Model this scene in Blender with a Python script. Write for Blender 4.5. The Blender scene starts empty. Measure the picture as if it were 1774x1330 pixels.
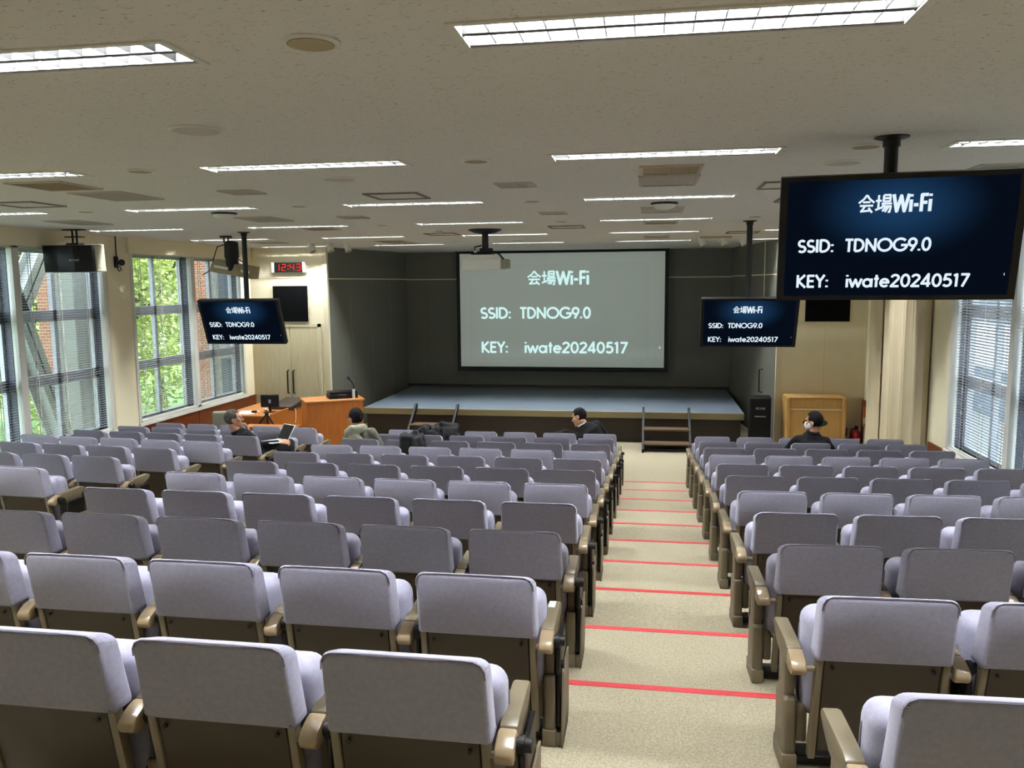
import bpy, bmesh, math, random
from mathutils import Vector, Matrix
random.seed(7)
S = bpy.context.scene
COL = S.collection

# ------------------------------------------------------------------ camera, world, exposure
def cam_basis(pitch, yaw, roll):
    p, y, r = (math.radians(a) for a in (pitch, yaw, roll))
    F = Vector((-math.sin(y)*math.cos(p), math.cos(y)*math.cos(p), -math.sin(p)))
    R = Vector((math.cos(y), math.sin(y), 0)); U = R.cross(F)
    return R*math.cos(r)+U*math.sin(r), U*math.cos(r)-R*math.sin(r), F
cam_data = bpy.data.cameras.new('camera'); cam = bpy.data.objects.new('camera', cam_data); COL.objects.link(cam)
R_, U_, F_ = cam_basis(6.892, 9.341, -0.478)
cam.matrix_world = Matrix(((R_.x, U_.x, -F_.x, 0), (R_.y, U_.y, -F_.y, 0), (R_.z, U_.z, -F_.z, 0), (0, 0, 0, 1)))
cam_data.sensor_fit = 'HORIZONTAL'; cam_data.sensor_width = 36; cam_data.lens = 1424.67/1774*36
cam_data.clip_start = .05; cam_data.clip_end = 200
S.camera = cam
S.view_settings.view_transform = 'Standard'; S.view_settings.look = 'None'
S.view_settings.gamma = 1; S.view_settings.exposure = 0.0; S.view_settings.use_curve_mapping = False
TUBE = 450.0          # strength of the fluorescent tubes
SKY = 8.5
W = bpy.data.worlds.new('sky'); S.world = W; W.use_nodes = True
bgn = W.node_tree.nodes['Background']; bgn.inputs[0].default_value = (.80, .90, 1.0, 1); bgn.inputs[1].default_value = SKY
S.cycles.max_bounces = 7; S.cycles.diffuse_bounces = 5; S.cycles.glossy_bounces = 3
S.cycles.transparent_max_bounces = 24; S.cycles.transmission_bounces = 4
S.cycles.caustics_reflective = False; S.cycles.caustics_refractive = False
S.cycles.sample_clamp_indirect = 4.0

# ------------------------------------------------------------------ materials
def lin(h):
    h = h.lstrip('#'); o = []
    for k in (0, 2, 4):
        c = int(h[k:k+2], 16)/255
        o.append(c/12.92 if c <= .04045 else ((c+.055)/1.055)**2.4)
    return (*o, 1)
def mat(name, col, rough=.6, metal=0, spec=.5, emit=None, es=1.0, var=0, vscale=20, bump=0, bscale=200, stretch=None, sheen=0):
    m = bpy.data.materials.new(name); m.use_nodes = True
    nt = m.node_tree; b = nt.nodes['Principled BSDF']
    c = lin(col) if isinstance(col, str) else (*col, 1)
    b.inputs['Base Color'].default_value = c
    b.inputs['Roughness'].default_value = rough; b.inputs['Metallic'].default_value = metal
    b.inputs['Specular IOR Level'].default_value = spec
    if sheen: b.inputs['Sheen Weight'].default_value = sheen; b.inputs['Sheen Roughness'].default_value = .5
    if emit:
        b.inputs['Emission Color'].default_value = lin(emit); b.inputs['Emission Strength'].default_value = es
    if var or bump:
        tc = nt.nodes.new('ShaderNodeTexCoord'); mp = nt.nodes.new('ShaderNodeMapping')
        nt.links.new(tc.outputs['Object'], mp.inputs[0])
        if stretch: mp.inputs['Scale'].default_value = stretch
    if var:
        n = nt.nodes.new('ShaderNodeTexNoise'); n.inputs['Scale'].default_value = vscale; n.inputs['Detail'].default_value = 5
        nt.links.new(mp.outputs[0], n.inputs['Vector'])
        r = nt.nodes.new('ShaderNodeValToRGB')
        r.color_ramp.elements[0].position = .3; r.color_ramp.elements[1].position = .7
        r.color_ramp.elements[0].color = (*[x*(1-var) for x in c[:3]], 1)
        r.color_ramp.elements[1].color = (*[min(1, x*(1+var)) for x in c[:3]], 1)
        nt.links.new(n.outputs[0], r.inputs[0]); nt.links.new(r.outputs[0], b.inputs['Base Color'])
    if bump:
        n = nt.nodes.new('ShaderNodeTexNoise'); n.inputs['Scale'].default_value = bscale; n.inputs['Detail'].default_value = 3
        nt.links.new(mp.outputs[0], n.inputs['Vector'])
        bp = nt.nodes.new('ShaderNodeBump'); bp.inputs['Strength'].default_value = bump; bp.inputs['Distance'].default_value = .004
        nt.links.new(n.outputs[0], bp.inputs['Height']); nt.links.new(bp.outputs[0], b.inputs['Normal'])
    return m
def emis(name, col, s):
    m = bpy.data.materials.new(name); m.use_nodes = True; nt = m.node_tree; nt.nodes.clear()
    e = nt.nodes.new('ShaderNodeEmission'); e.inputs[0].default_value = lin(col); e.inputs[1].default_value = s
    o = nt.nodes.new('ShaderNodeOutputMaterial'); nt.links.new(e.outputs[0], o.inputs[0]); return m
def glass_mat(name, tint=(.93, .97, .98), refl=.06):
    m = bpy.data.materials.new(name); m.use_nodes = True; nt = m.node_tree; nt.nodes.clear()
    t = nt.nodes.new('ShaderNodeBsdfTransparent'); t.inputs[0].default_value = (*tint, 1)
    g = nt.nodes.new('ShaderNodeBsdfGlossy'); g.inputs['Roughness'].default_value = .02
    x = nt.nodes.new('ShaderNodeMixShader'); x.inputs[0].default_value = refl
    o = nt.nodes.new('ShaderNodeOutputMaterial')
    nt.links.new(t.outputs[0], x.inputs[1]); nt.links.new(g.outputs[0], x.inputs[2]); nt.links.new(x.outputs[0], o.inputs[0]); return m
def wood(name, c1, c2, rough=.4, scale=3, axis='z'):
    m = mat(name, c1, rough); nt = m.node_tree; b = nt.nodes['Principled BSDF']
    tc = nt.nodes.new('ShaderNodeTexCoord'); mp = nt.nodes.new('ShaderNodeMapping'); nt.links.new(tc.outputs['Object'], mp.inputs[0])
    mp.inputs['Scale'].default_value = {'z': (14, 14, .9), 'x': (.9, 14, 14), 'y': (14, .9, 14)}[axis]
    n = nt.nodes.new('ShaderNodeTexNoise'); n.inputs['Scale'].default_value = scale; n.inputs['Detail'].default_value = 6
    nt.links.new(mp.outputs[0], n.inputs['Vector'])
    r = nt.nodes.new('ShaderNodeValToRGB'); r.color_ramp.elements[0].position = .35; r.color_ramp.elements[1].position = .65
    r.color_ramp.elements[0].color = lin(c1); r.color_ramp.elements[1].color = lin(c2)
    nt.links.new(n.outputs[0], r.inputs[0]); nt.links.new(r.outputs[0], b.inputs['Base Color']); return m
M = {}
M['fabric'] = mat('seat_fabric', '#9896a7', .95, spec=.15, var=.07, vscale=60, bump=.25, bscale=420, sheen=.25)
M['seam'] = mat('seam_fabric', '#8d8995', .95, spec=.1)
M['brown'] = mat('chair_brown', '#30261a', .5, spec=.4, var=.05, vscale=8)
M['olive'] = mat('chair_olive', '#685e4a', .38, spec=.5, var=.04, vscale=8)
M['tan'] = mat('chair_tan', '#8c7a5e', .3, spec=.6)
M['black'] = mat('black_plastic', '#060607', .5, spec=.3)
M['blackgloss'] = mat('black_gloss', '#040405', .35, spec=.25)
M['blackmetal'] = mat('black_metal', '#060606', .5, 0, .3)
M['chrome'] = mat('chrome', '#c8c8c8', .2, 1)
M['white'] = mat('white_paint', '#e6e3d6', .5)
M['offwhite'] = mat('offwhite_metal', '#d8d6cc', .5)
M['red'] = mat('red_tape', '#b93338', .6)
M['tread'] = mat('carpet', '#968d77', .98, spec=.05, var=.24, vscale=110, bump=.6, bscale=260)
M['wall'] = mat('beige_wall', '#f0e6c4', .85, spec=.2, var=.02, vscale=3, bump=.06, bscale=300)
M['wing'] = mat('stage_wall_panel', '#68685e', .9, spec=.15, var=.02, vscale=3)
M['boardblack'] = mat('board_black', '#070809', .9, spec=.05)
M['cream'] = mat('cream_casing', '#f6f3e4', .4)
M['joint'] = mat('panel_joint', '#87857a', .7)
M['trim'] = mat('beige_trim', '#e0d6b6', .6)
M['wainscot'] = wood('brown_wainscot', '#5e2c12', '#74391a', .35, axis='y')
M['orange'] = wood('orange_wood', '#a9601f', '#bb6f2a', .35)
M['orangex'] = wood('orange_wood_top', '#b5713a', '#c4834a', .4, axis='x')
M['pale'] = wood('pale_wood', '#b98f50', '#c89f60', .4)
M['doorwood'] = wood('door_wood', '#d2c59c', '#ddd1ad', .5)
M['stagetop'] = mat('stage_vinyl', '#6f7b87', .33, spec=.5, var=.05, vscale=2)
M['stagetrim'] = mat('stage_trim', '#8d8160', .5)
M['stagefront'] = wood('stage_front', '#1e130b', '#2a1b10', .5, axis='x')
M['stair'] = mat('stair_tread', '#5c4a36', .5)
M['blind'] = mat('blind_slat', '#c2c4c6', .35, spec=.5)
M['alu'] = mat('window_alu', '#a8a9ae', .4, .2)
M['darkalu'] = mat('dark_reveal', '#3c3d48', .5)
M['glass'] = glass_mat('window_glass')
M['housing'] = mat('light_housing', '#dcdad0', .5)
M['louver'] = mat('light_louver', '#1d1d1c', .5)
M['reflector'] = mat('light_reflector', '#2a2a28', .5)
M['tube'] = emis('tube_light', '#f6faff', TUBE)
M['vent'] = mat('vent_grey', '#b8b0a2', .6)
M['venttan'] = mat('vent_tan', '#9a8a66', .6)
M['ventdark'] = mat('vent_gap', '#746c5e', .8)
M['hatch'] = mat('hatch_panel', '#d6d0c5', .85, var=.04, vscale=30)
M['curtain'] = mat('curtain_cloth', '#cdc0a0', .9, spec=.1, sheen=.2)
M['grey'] = mat('grey_vinyl', '#97947f', .6)
M['skin'] = mat('skin', '#b88767', .5, spec=.4, var=.05, vscale=25)
M['hair'] = mat('black_hair', '#0b0908', .85, spec=.15, bump=.6, bscale=150)
M['greyhair'] = mat('grey_hair', '#45413a', .85, spec=.15, var=.5, vscale=30, bump=.6, bscale=150)
M['suit'] = mat('black_suit', '#0c0c0f', .85, spec=.2)
M['jacketcloth'] = mat('black_jacket', '#111113', .75, spec=.3)
M['shirt'] = mat('white_shirt', '#d8d8d8', .8)
M['hoodie'] = mat('mottled_hoodie', '#6f7060', .95, spec=.1, var=.45, vscale=22)
M['hood'] = mat('hood_lining', '#9a9a86', .95, spec=.1, var=.2, vscale=30)
M['trouser'] = mat('dark_trousers', '#15161a', .9)
M['mask'] = mat('face_mask', '#e4e6e8', .8)
M['laptopwhite'] = mat('laptop_white', '#d8dadc', .4)
M['extred'] = mat('extinguisher_red', '#a51a1c', .3)
M['orangesign'] = mat('orange_sign', '#d07c3c', .6)
M['green'] = mat('emblem_green', '#123226', .4)
M['leaf'] = mat('leaf', '#aebb5c', .6, var=.4, vscale=1.5)
M['leaf2'] = mat('leaf_pale', '#d6df8c', .6, var=.4, vscale=1.5)
M['bark'] = mat('bark', '#4a3c30', .9)
M['concrete'] = mat('grey_concrete', '#7b7a75', .9, var=.05, vscale=4)
M['steel'] = mat('brace_steel', '#9a9a97', .5)
M['facade'] = mat('blue_grey_facade', '#4f5963', .6, var=.1, vscale=1)
M['lawn'] = mat('lawn', '#5c7d34', .95, var=.3, vscale=6)
M['redled'] = emis('red_led', '#ff2a18', 1.7)
M['text'] = emis('slide_text', '#e4f4ff', 1.0)
M['ptext'] = emis('projected_text', '#d4fbf8', .95)  # letters emit by themselves, standing in for the projector's light
M['logo'] = mat('logo_silver', '#c8c8c8', .4)

def brick_mat():
    m = mat('brick', '#a5653f', .9); nt = m.node_tree; b = nt.nodes['Principled BSDF']
    tc = nt.nodes.new('ShaderNodeTexCoord'); mp = nt.nodes.new('ShaderNodeMapping'); mp.inputs['Rotation'].default_value = (math.pi/2, 0, 0)
    t = nt.nodes.new('ShaderNodeTexBrick'); t.inputs['Scale'].default_value = 5
    t.inputs['Color1'].default_value = lin('#9c6146'); t.inputs['Color2'].default_value = lin('#84503a'); t.inputs['Mortar'].default_value = lin('#b8a898')
    nt.links.new(tc.outputs['Object'], mp.inputs[0]); nt.links.new(mp.outputs[0], t.inputs[0]); nt.links.new(t.outputs[0], b.inputs['Base Color']); return m
M['brick'] = brick_mat()
def ceiling_mat():
    m = mat('rock_wool_ceiling', '#e8e3d9', .95, spec=.1); nt = m.node_tree; b = nt.nodes['Principled BSDF']
    tc = nt.nodes.new('ShaderNodeTexCoord'); mp = nt.nodes.new('ShaderNodeMapping'); mp.inputs['Scale'].default_value = (48, 105, 10)
    n = nt.nodes.new('ShaderNodeTexNoise'); n.inputs['Scale'].default_value = 1; n.inputs['Detail'].default_value = 2
    nt.links.new(tc.outputs['Object'], mp.inputs[0]); nt.links.new(mp.outputs[0], n.inputs['Vector'])
    r = nt.nodes.new('ShaderNodeValToRGB'); r.color_ramp.elements[0].position = .27; r.color_ramp.elements[1].position = .36
    r.color_ramp.elements[0].color = lin('#a39b8d'); r.color_ramp.elements[1].color = lin('#e8e3d9')
    nt.links.new(n.outputs[0], r.inputs[0]); nt.links.new(r.outputs[0], b.inputs['Base Color'])
    bp = nt.nodes.new('ShaderNodeBump'); bp.inputs['Strength'].default_value = .4; bp.inputs['Distance'].default_value = .004
    nt.links.new(n.outputs[0], bp.inputs['Height']); nt.links.new(bp.outputs[0], b.inputs['Normal']); return m
M['ceiling'] = ceiling_mat()
def slide_mat(name, base, glow, s):
    # the picture shown on a screen: dark slide with a blue glow behind its title
    m = bpy.data.materials.new(name); m.use_nodes = True; nt = m.node_tree; nt.nodes.clear()
    tc = nt.nodes.new('ShaderNodeTexCoord'); mp = nt.nodes.new('ShaderNodeMapping')
    mp.inputs['Location'].default_value = (0, 0, -.56); mp.inputs['Scale'].default_value = (2.3, 0, 2.1)
    g = nt.nodes.new('ShaderNodeTexGradient'); g.gradient_type = 'SPHERICAL'
    r = nt.nodes.new('ShaderNodeValToRGB'); r.color_ramp.elements[0].color = lin(base); r.color_ramp.elements[1].color = lin(glow)
    r.color_ramp.interpolation = 'EASE'
    e = nt.nodes.new('ShaderNodeEmission'); e.inputs[1].default_value = s
    o = nt.nodes.new('ShaderNodeOutputMaterial')
    nt.links.new(tc.outputs['Object'], mp.inputs[0]); nt.links.new(mp.outputs[0], g.inputs[0]); nt.links.new(g.outputs[1], r.inputs[0])
    nt.links.new(r.outputs[0], e.inputs[0]); nt.links.new(e.outputs[0], o.inputs[0]); return m
M['slide'] = slide_mat('tv_slide', '#060d19', '#1a3b5e', 1.0)
M['pscreen'] = mat('projection_screen', '#bfc2ba', .9, spec=.1, emit='#7f8c84', es=.50)  # own emission stands in for the projector beam on the slide area
M['pborder'] = mat('slide_edge', '#c6c8c0', .9, spec=.1, emit='#7f8c84', es=.46)  # cloth around the slide glows too, in place of projected light

# ------------------------------------------------------------------ mesh builder
class MB:
    def __init__(s): s.v = []; s.f = []; s.m = []; s.cur = 0
    def add(s, vs, fs):
        o = len(s.v); s.v += [tuple(v) for v in vs]; s.f += [tuple(i+o for i in f) for f in fs]; s.m += [s.cur]*len(fs); return s
    def box(s, x0, x1, y0, y1, z0, z1, bev=0, seg=2, fn=None, rot=None):
        bm = bmesh.new(); bmesh.ops.create_cube(bm, size=1)
        for v in bm.verts:
            v.co = Vector(((x0+x1)/2+v.co.x*(x1-x0), (y0+y1)/2+v.co.y*(y1-y0), (z0+z1)/2+v.co.z*(z1-z0)))
        if bev: bmesh.ops.bevel(bm, geom=bm.edges[:], offset=bev, segments=seg, profile=.5, affect='EDGES')
        return s._take(bm, fn, rot)
    def _take(s, bm, fn=None, rot=None):
        bm.verts.ensure_lookup_table(); bm.verts.index_update()
        vs = [v.co.copy() for v in bm.verts]
        if fn: vs = [Vector(fn(v)) for v in vs]
        if rot: vs = [rot @ v for v in vs]
        fs = [tuple(v.index for v in f.verts) for f in bm.faces]; bm.free(); return s.add(vs, fs)
    def cyl(s, p0, p1, r0, r1=None, n=14, caps=True):
        r1 = r0 if r1 is None else r1; p0 = Vector(p0); p1 = Vector(p1); d = (p1-p0).normalized()
        a = d.orthogonal().normalized(); b = d.cross(a); vs = []
        for p, r in ((p0, r0), (p1, r1)):
            for k in range(n):
                t = 2*math.pi*k/n; vs.append(p+(a*math.cos(t)+b*math.sin(t))*r)
        fs = [(k, (k+1) % n, n+(k+1) % n, n+k) for k in range(n)]
        if caps: fs += [tuple(range(n-1, -1, -1)), tuple(range(n, 2*n))]
        return s.add(vs, fs)
    def tube(s, pts, r, n=8):
        pts = [Vector(p) for p in pts]; rs = r if isinstance(r, (list, tuple)) else [r]*len(pts); vs = []; a = None
        for i, p in enumerate(pts):
            d = (pts[min(i+1, len(pts)-1)]-pts[max(i-1, 0)]).normalized()
            a = d.orthogonal().normalized() if a is None else (a-d*a.dot(d)).normalized()
            b = d.cross(a)
            for k in range(n):
                t = 2*math.pi*k/n; vs.append(p+(a*math.cos(t)+b*math.sin(t))*rs[i])
        fs = [(i*n+k, i*n+(k+1) % n, (i+1)*n+(k+1) % n, (i+1)*n+k) for i in range(len(pts)-1) for k in range(n)]
        fs += [tuple(range(n-1, -1, -1)), tuple(range((len(pts)-1)*n, len(pts)*n))]
        return s.add(vs, fs)
    def lathe(s, prof, n=24, c=(0, 0, 0)):
        vs = []
        for r, z in prof:
            for k in range(n):
                t = 2*math.pi*k/n; vs.append((c[0]+r*math.cos(t), c[1]+r*math.sin(t), c[2]+z))
        fs = [(i*n+k, i*n+(k+1) % n, (i+1)*n+(k+1) % n, (i+1)*n+k) for i in range(len(prof)-1) for k in range(n)]
        fs += [tuple(range(n-1, -1, -1)), tuple(range((len(prof)-1)*n, len(prof)*n))]
        return s.add(vs, fs)
    def prism(s, poly, x0, x1, axis='x', bev=0):
        # poly in the two other axes; extruded along axis
        def P(u, w, t): return {'x': (t, u, w), 'y': (u, t, w), 'z': (u, w, t)}[axis]
        bm = bmesh.new(); n = len(poly)
        a = [bm.verts.new(P(u, w, x0)) for u, w in poly]; b = [bm.verts.new(P(u, w, x1)) for u, w in poly]
        bm.faces.new(a); bm.faces.new(b[::-1])
        for k in range(n): bm.faces.new((a[k], b[k], b[(k+1) % n], a[(k+1) % n]))
        bmesh.ops.recalc_face_normals(bm, faces=bm.faces[:])
        if bev: bmesh.ops.bevel(bm, geom=bm.edges[:], offset=bev, segments=2, profile=.5, affect='EDGES')
        return s._take(bm)
    def ball(s, c, r, n=12, rings=8, fn=None):
        r = r if isinstance(r, (tuple, list)) else (r, r, r); vs = [(0, 0, 1)]; 
        for i in range(1, rings):
            th = math.pi*i/rings
            for k in range(n):
                t = 2*math.pi*k/n; vs.append((math.sin(th)*math.cos(t), math.sin(th)*math.sin(t), math.cos(th)))
        vs.append((0, 0, -1)); L = len(vs)-1
        fs = [(0, 1+k, 1+(k+1) % n) for k in range(n)]
        fs += [(1+i*n+k, 1+(i+1)*n+k, 1+(i+1)*n+(k+1) % n, 1+i*n+(k+1) % n) for i in range(rings-2) for k in range(n)]
        fs += [(L, 1+(rings-2)*n+(k+1) % n, 1+(rings-2)*n+k) for k in range(n)]
        out = []
        for v in vs:
            p = Vector((c[0]+v[0]*r[0], c[1]+v[1]*r[1], c[2]+v[2]*r[2]))
            out.append(fn(p) if fn else p)
        return s.add(out, fs)
    def capsule(s, a, b, ra, rb, n=14):
        a = Vector(a); b = Vector(b); d = (b-a).normalized(); pts = []; rs = []
        for k in range(5):
            t = math.pi/2*(1-k/4); pts.append(a-d*ra*math.sin(t)); rs.append(max(.0005, ra*math.cos(t)))
        for k in range(5):
            t = math.pi/2*k/4; pts.append(b+d*rb*math.sin(t)); rs.append(max(.0005, rb*math.cos(t)))
        return s.tube(pts, rs, n)
    def loft(s, rings, n=20):
        # rings: (centre, rx vector, ry vector)
        vs = []
        for c, u, w in rings:
            c, u, w = Vector(c), Vector(u), Vector(w)
            for k in range(n):
                t = 2*math.pi*k/n; vs.append(c+u*math.cos(t)+w*math.sin(t))
        fs = [(i*n+k, i*n+(k+1) % n, (i+1)*n+(k+1) % n, (i+1)*n+k) for i in range(len(rings)-1) for k in range(n)]
        fs += [tuple(range(n-1, -1, -1)), tuple(range((len(rings)-1)*n, len(rings)*n))]
        return s.add(vs, fs)
    def mesh(s, name, mats, smooth=True, angle=40):
        me = bpy.data.meshes.new(name); me.from_pydata(s.v, [], s.f)
        for m in (mats if isinstance(mats, list) else [mats]): me.materials.append(m)
        if isinstance(mats, list): me.polygons.foreach_set('material_index', s.m)
        bm = bmesh.new(); bm.from_mesh(me); bmesh.ops.recalc_face_normals(bm, faces=bm.faces[:]); bm.to_mesh(me); bm.free()
        if smooth:
            me.shade_smooth(); me.set_sharp_from_angle(angle=math.radians(angle))
        me.update(); return me
    def obj(s, name, mats, parent=None, **k): return link(name, s.mesh(name, mats, **k), parent)
def link(name, me, parent=None, loc=None, rot=None):
    o = bpy.data.objects.new(name, me); COL.objects.link(o)
    if parent: o.parent = parent
    if loc: o.location = loc
    if rot: o.rotation_euler = rot
    return o
def thing(name, label, cat, loc=(0, 0, 0), rot=(0, 0, 0), group=None):
    o = link(name, None, None, loc, rot); return tag(o, label, cat, group)
def tag(o, label, cat, group=None, kind=None):
    o['label'] = label; o['category'] = cat
    if group: o['group'] = group
    if kind: o['kind'] = kind
    return o
def struct(o): o['kind'] = 'structure'; return o
ORD = ['zeroth', 'first', 'second', 'third', 'fourth', 'fifth', 'sixth', 'seventh', 'eighth', 'ninth', 'tenth', 'eleventh', 'twelfth']

# ------------------------------------------------------------------ key dimensions (metres, camera at the origin)
ZC = .739                 # ceiling
XL, XR = -7.6, 3.65       # window walls
YB, YF = 18.35, 15.05     # back of stage, front wall
ROW0, PITCH, RISE = 1.967, .906, .106
def tread(i): return -.955-.75-RISE*i
def nosing(i): return 2.7145+.8745*i
FZ = tread(10)-RISE       # flat floor before the stage
SZ = -2.31                # stage top
YBACK = -6.0

# ------------------------------------------------------------------ floor
f = MB()
y0 = YBACK
for i in range(11):
    f.box(XL-.2, XR+.2, y0, nosing(i), FZ-.3, tread(i)); y0 = nosing(i)
f.box(XL-.2, XR+.2, y0, YB+.2, FZ-.3, FZ)
struct(f.obj('floor', M['tread'], smooth=False))
for i in range(11):
    b = MB().box(-.42+.001*i, .60+.005*i, nosing(i)-.040, nosing(i)+.002, tread(i)-.004, tread(i)+.002)
    o = b.obj('red_floor_tape', M['red'], smooth=False)
    tag(o, 'strip of red tape along the %s aisle step edge from the stage' % ORD[11-i], 'tape', 'red tape on the aisle steps')

# ------------------------------------------------------------------ ceiling with holes for the light fixtures
COLX = [-7.124, -4.935, -2.746, -.557, 1.632]; LEN = 1.28; WID = .235
ROWY = [-2.36, .08, 2.51, 4.938, 7.394, 9.859, 12.274, 14.748]
fix = [(c, r) for r in range(1, 8) for c in range(5)]
holes = [(COLX[c], COLX[c]+LEN, ROWY[r]-WID/2, ROWY[r]+WID/2) for c, r in fix]
xs = sorted({XL-.2, XR+.2, *[round(h[0], 4) for h in holes], *[round(h[1], 4) for h in holes]})
ys = sorted({YBACK, YB+.2, *[round(h[2], 4) for h in holes], *[round(h[3], 4) for h in holes]})
c = MB()
for a in range(len(xs)-1):
    for b in range(len(ys)-1):
        mx, my = (xs[a]+xs[a+1])/2, (ys[b]+ys[b+1])/2
        if any(h[0] < mx < h[1] and h[2] < my < h[3] for h in holes): continue
        c.add([(xs[a], ys[b], ZC), (xs[a+1], ys[b], ZC), (xs[a+1], ys[b+1], ZC), (xs[a], ys[b+1], ZC)], [(0, 3, 2, 1)])
c.box(XL-.2, XR+.2, YBACK, YB+.2, ZC+.16, ZC+.3)
struct(c.obj('ceiling', M['ceiling'], smooth=False))

# light fixture, built once: frame, housing, tubes, louver
L2, W2, DP = LEN/2, WID/2, .13
b = MB()
for (x0, x1, yy0, yy1) in ((-L2-.02, L2+.02, -W2-.02, -W2+.004), (-L2-.02, L2+.02, W2-.004, W2+.02), (-L2-.02, -L2+.004, -W2, W2), (L2-.004, L2+.02, -W2, W2)):
    b.box(x0, x1, yy0, yy1, -.006, .004)
me_frame = b.mesh('frame', M['white'], smooth=False)
b = MB(); t = .004
b.box(-L2, L2, -W2, W2, DP, DP+.01); b.box(-L2, L2, -W2, -W2+t, 0, DP); b.box(-L2, L2, W2-t, W2, 0, DP)
b.box(-L2, -L2+t, -W2, W2, 0, DP); b.box(L2-t, L2, -W2, W2, 0, DP)
me_house = b.mesh('housing', M['housing'], smooth=False)
me_tube = MB().cyl((-.58, 0, 0), (.58, 0, 0), .016, n=8).mesh('tube', M['tube'])
b = MB()
for k in range(14):
    x = -L2+LEN*(k+1)/15
    b.prism([(-W2+.006, .004), (W2-.006, .004), (W2-.006, .034), (W2*.5, .020), (0, .034), (-W2*.5, .020), (-W2+.006, .034)], x-.0015, x+.0015)
me_louv = b.mesh('louver', M['louver'], smooth=False)
b = MB()
for sgn in (-1, 1):
    b.prism([(sgn*(W2-.005), 0), (sgn*(W2-.014), 0), (sgn*(W2-.005), .036)], -L2+.005, L2-.005)
b.prism([(-.013, .002), (.013, .002), (0, .066)], -L2+.005, L2-.005)
me_refl = b.mesh('reflector', M['reflector'], smooth=False)
colname = ['by the window wall', 'above the window-side aisle', 'above the middle seats', 'above the red-taped aisle', 'on the curtain side']
for c_, r_ in fix:
    n = 8-r_
    t = thing('ceiling_light', 'recessed louvred ceiling light %s, %s row from the stage' % (colname[c_], ORD[n]), 'ceiling light', (COLX[c_]+L2, ROWY[r_], ZC), group='louvred ceiling lights')
    link('frame', me_frame, t); link('housing', me_house, t); link('louver', me_louv, t); link('reflector', me_refl, t)
    for s_ in (-1, 1): link('tube', me_tube, t, (0, s_*.062, .095))

# ------------------------------------------------------------------ walls
def wbox(name, m, *bx, bev=0):
    b = MB()
    for q in bx: b.box(*q)
    return struct(b.obj(name, m, smooth=False))
SILL, HEAD, TH = -2.05, .53, .26
WINS = [(3.4, 6.7), (7.35, 10.65), (11.3, 14.65)]
def wall_spans(wins):
    e = [YBACK]
    for a, b_ in wins: e += [a, b_]
    e += [YB]; return [(e[k], e[k+1]) for k in range(0, len(e), 2)]
wl = [(XL-TH, XL, YBACK, YB, HEAD, ZC+.1), (XL-TH, XL, YBACK, YB, FZ-.3, SILL)] + [(XL-TH, XL, a, b_, SILL, HEAD) for a, b_ in wall_spans(WINS)]
wbox('wall_left', M['wall'], *wl)
WR = [(3.4, 6.7), (7.35, 10.65)]
wr = [(XR, XR+TH, YBACK, YB, HEAD, ZC+.1), (XR, XR+TH, YBACK, YB, FZ-.3, SILL)] + [(XR, XR+TH, a, b_, SILL, HEAD) for a, b_ in wall_spans(WR)]
wbox('wall_right', M['wall'], *wr)
wbox('wall_rear', M['wall'], (XL-TH, XR+TH, YBACK-.2, YBACK, FZ-.3, ZC+.1))
# front walls beside the stage, flared wing walls, stage back wall
wbox('wall_front_left', M['wall'], (XL, -6.08, YF, YF+.15, FZ, ZC))
wbox('wall_front_right', M['wall'], (2.24, XR, 14.66, 14.81, FZ, ZC))
def flare(name, p, q, th):
    p, q = Vector(p), Vector(q); d = (q-p).normalized(); n = Vector((-d.y, d.x))*th
    b = MB(); b.prism([tuple(p), tuple(q), tuple(q+n), tuple(p+n)], FZ, ZC, 'z'); return struct(b.obj(name, M['wing'], smooth=False))
flare('wall_stage_left', (-6.08, 15.05), (-5.45, YB), .12)
flare('wall_stage_right', (2.24, 14.66), (1.79, YB), -.12)
wbox('wall_stage_back', M['wing'], (-5.7, 2.1, YB, YB+.15, FZ, ZC))
# trims: corner posts, picture rail line, panel joints
wbox('trim_1', M['trim'], (-6.12, -6.03, YF-.02, YF+.06, FZ, ZC))
wbox('trim_2', M['trim'], (2.20, 2.29, 14.64, 14.72, FZ, ZC))
wbox('trim_3', M['trim'], (XL, -6.08, YF-.006, YF+.004, .155, .175))
wbox('trim_4', M['trim'], (-5.45, 1.79, YB-.006, YB+.004, .12, .14))
def flare_strip(name, p, q, t0, t1, z0, z1, th=.006, m_='trim'):
    p, q = Vector(p), Vector(q); d = q-p; n = Vector((-d.y, d.x)).normalized()*th
    a, b_ = p+d*t0, p+d*t1
    m = MB(); m.prism([tuple(a-n), tuple(b_-n), tuple(b_+n), tuple(a+n)], z0, z1, 'z'); return struct(m.obj(name, M[m_], smooth=False))
flare_strip('trim_5', (-6.08, 15.05), (-5.45, YB), 0, 1, .13, .15)
flare_strip('trim_6', (2.24, 14.66), (1.79, YB), 0, 1, .13, .15)
for k, tt in enumerate((.27, .52, .76)):
    flare_strip('trim_%d' % (7+k), (-6.08, 15.05), (-5.45, YB), tt, tt+.002, FZ, .13, .003, 'joint')
k = 10
for x in (-4.95, -4.1, -3.25, -2.4, -1.55, -.7, .15, 1.0, 1.4):
    wbox('trim_%d' % k, M['wing'], (x-.004, x+.004, YB-.004, YB+.01, SZ, ZC)); k += 1
wbox('trim_%d' % k, M['trim'], (2.985, 2.993, 14.656, 14.67, FZ, ZC)); k += 1
wbox('trim_%d' % k, M['trim'], (XR-.004, XR+.01, 14.60, 14.62, -1.98, ZC)); k += 1
wbox('trim_%d' % k, M['trim'], (XR-.008, XR+.01, 13.98, 14.0, -1.98, ZC)); k += 1
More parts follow.
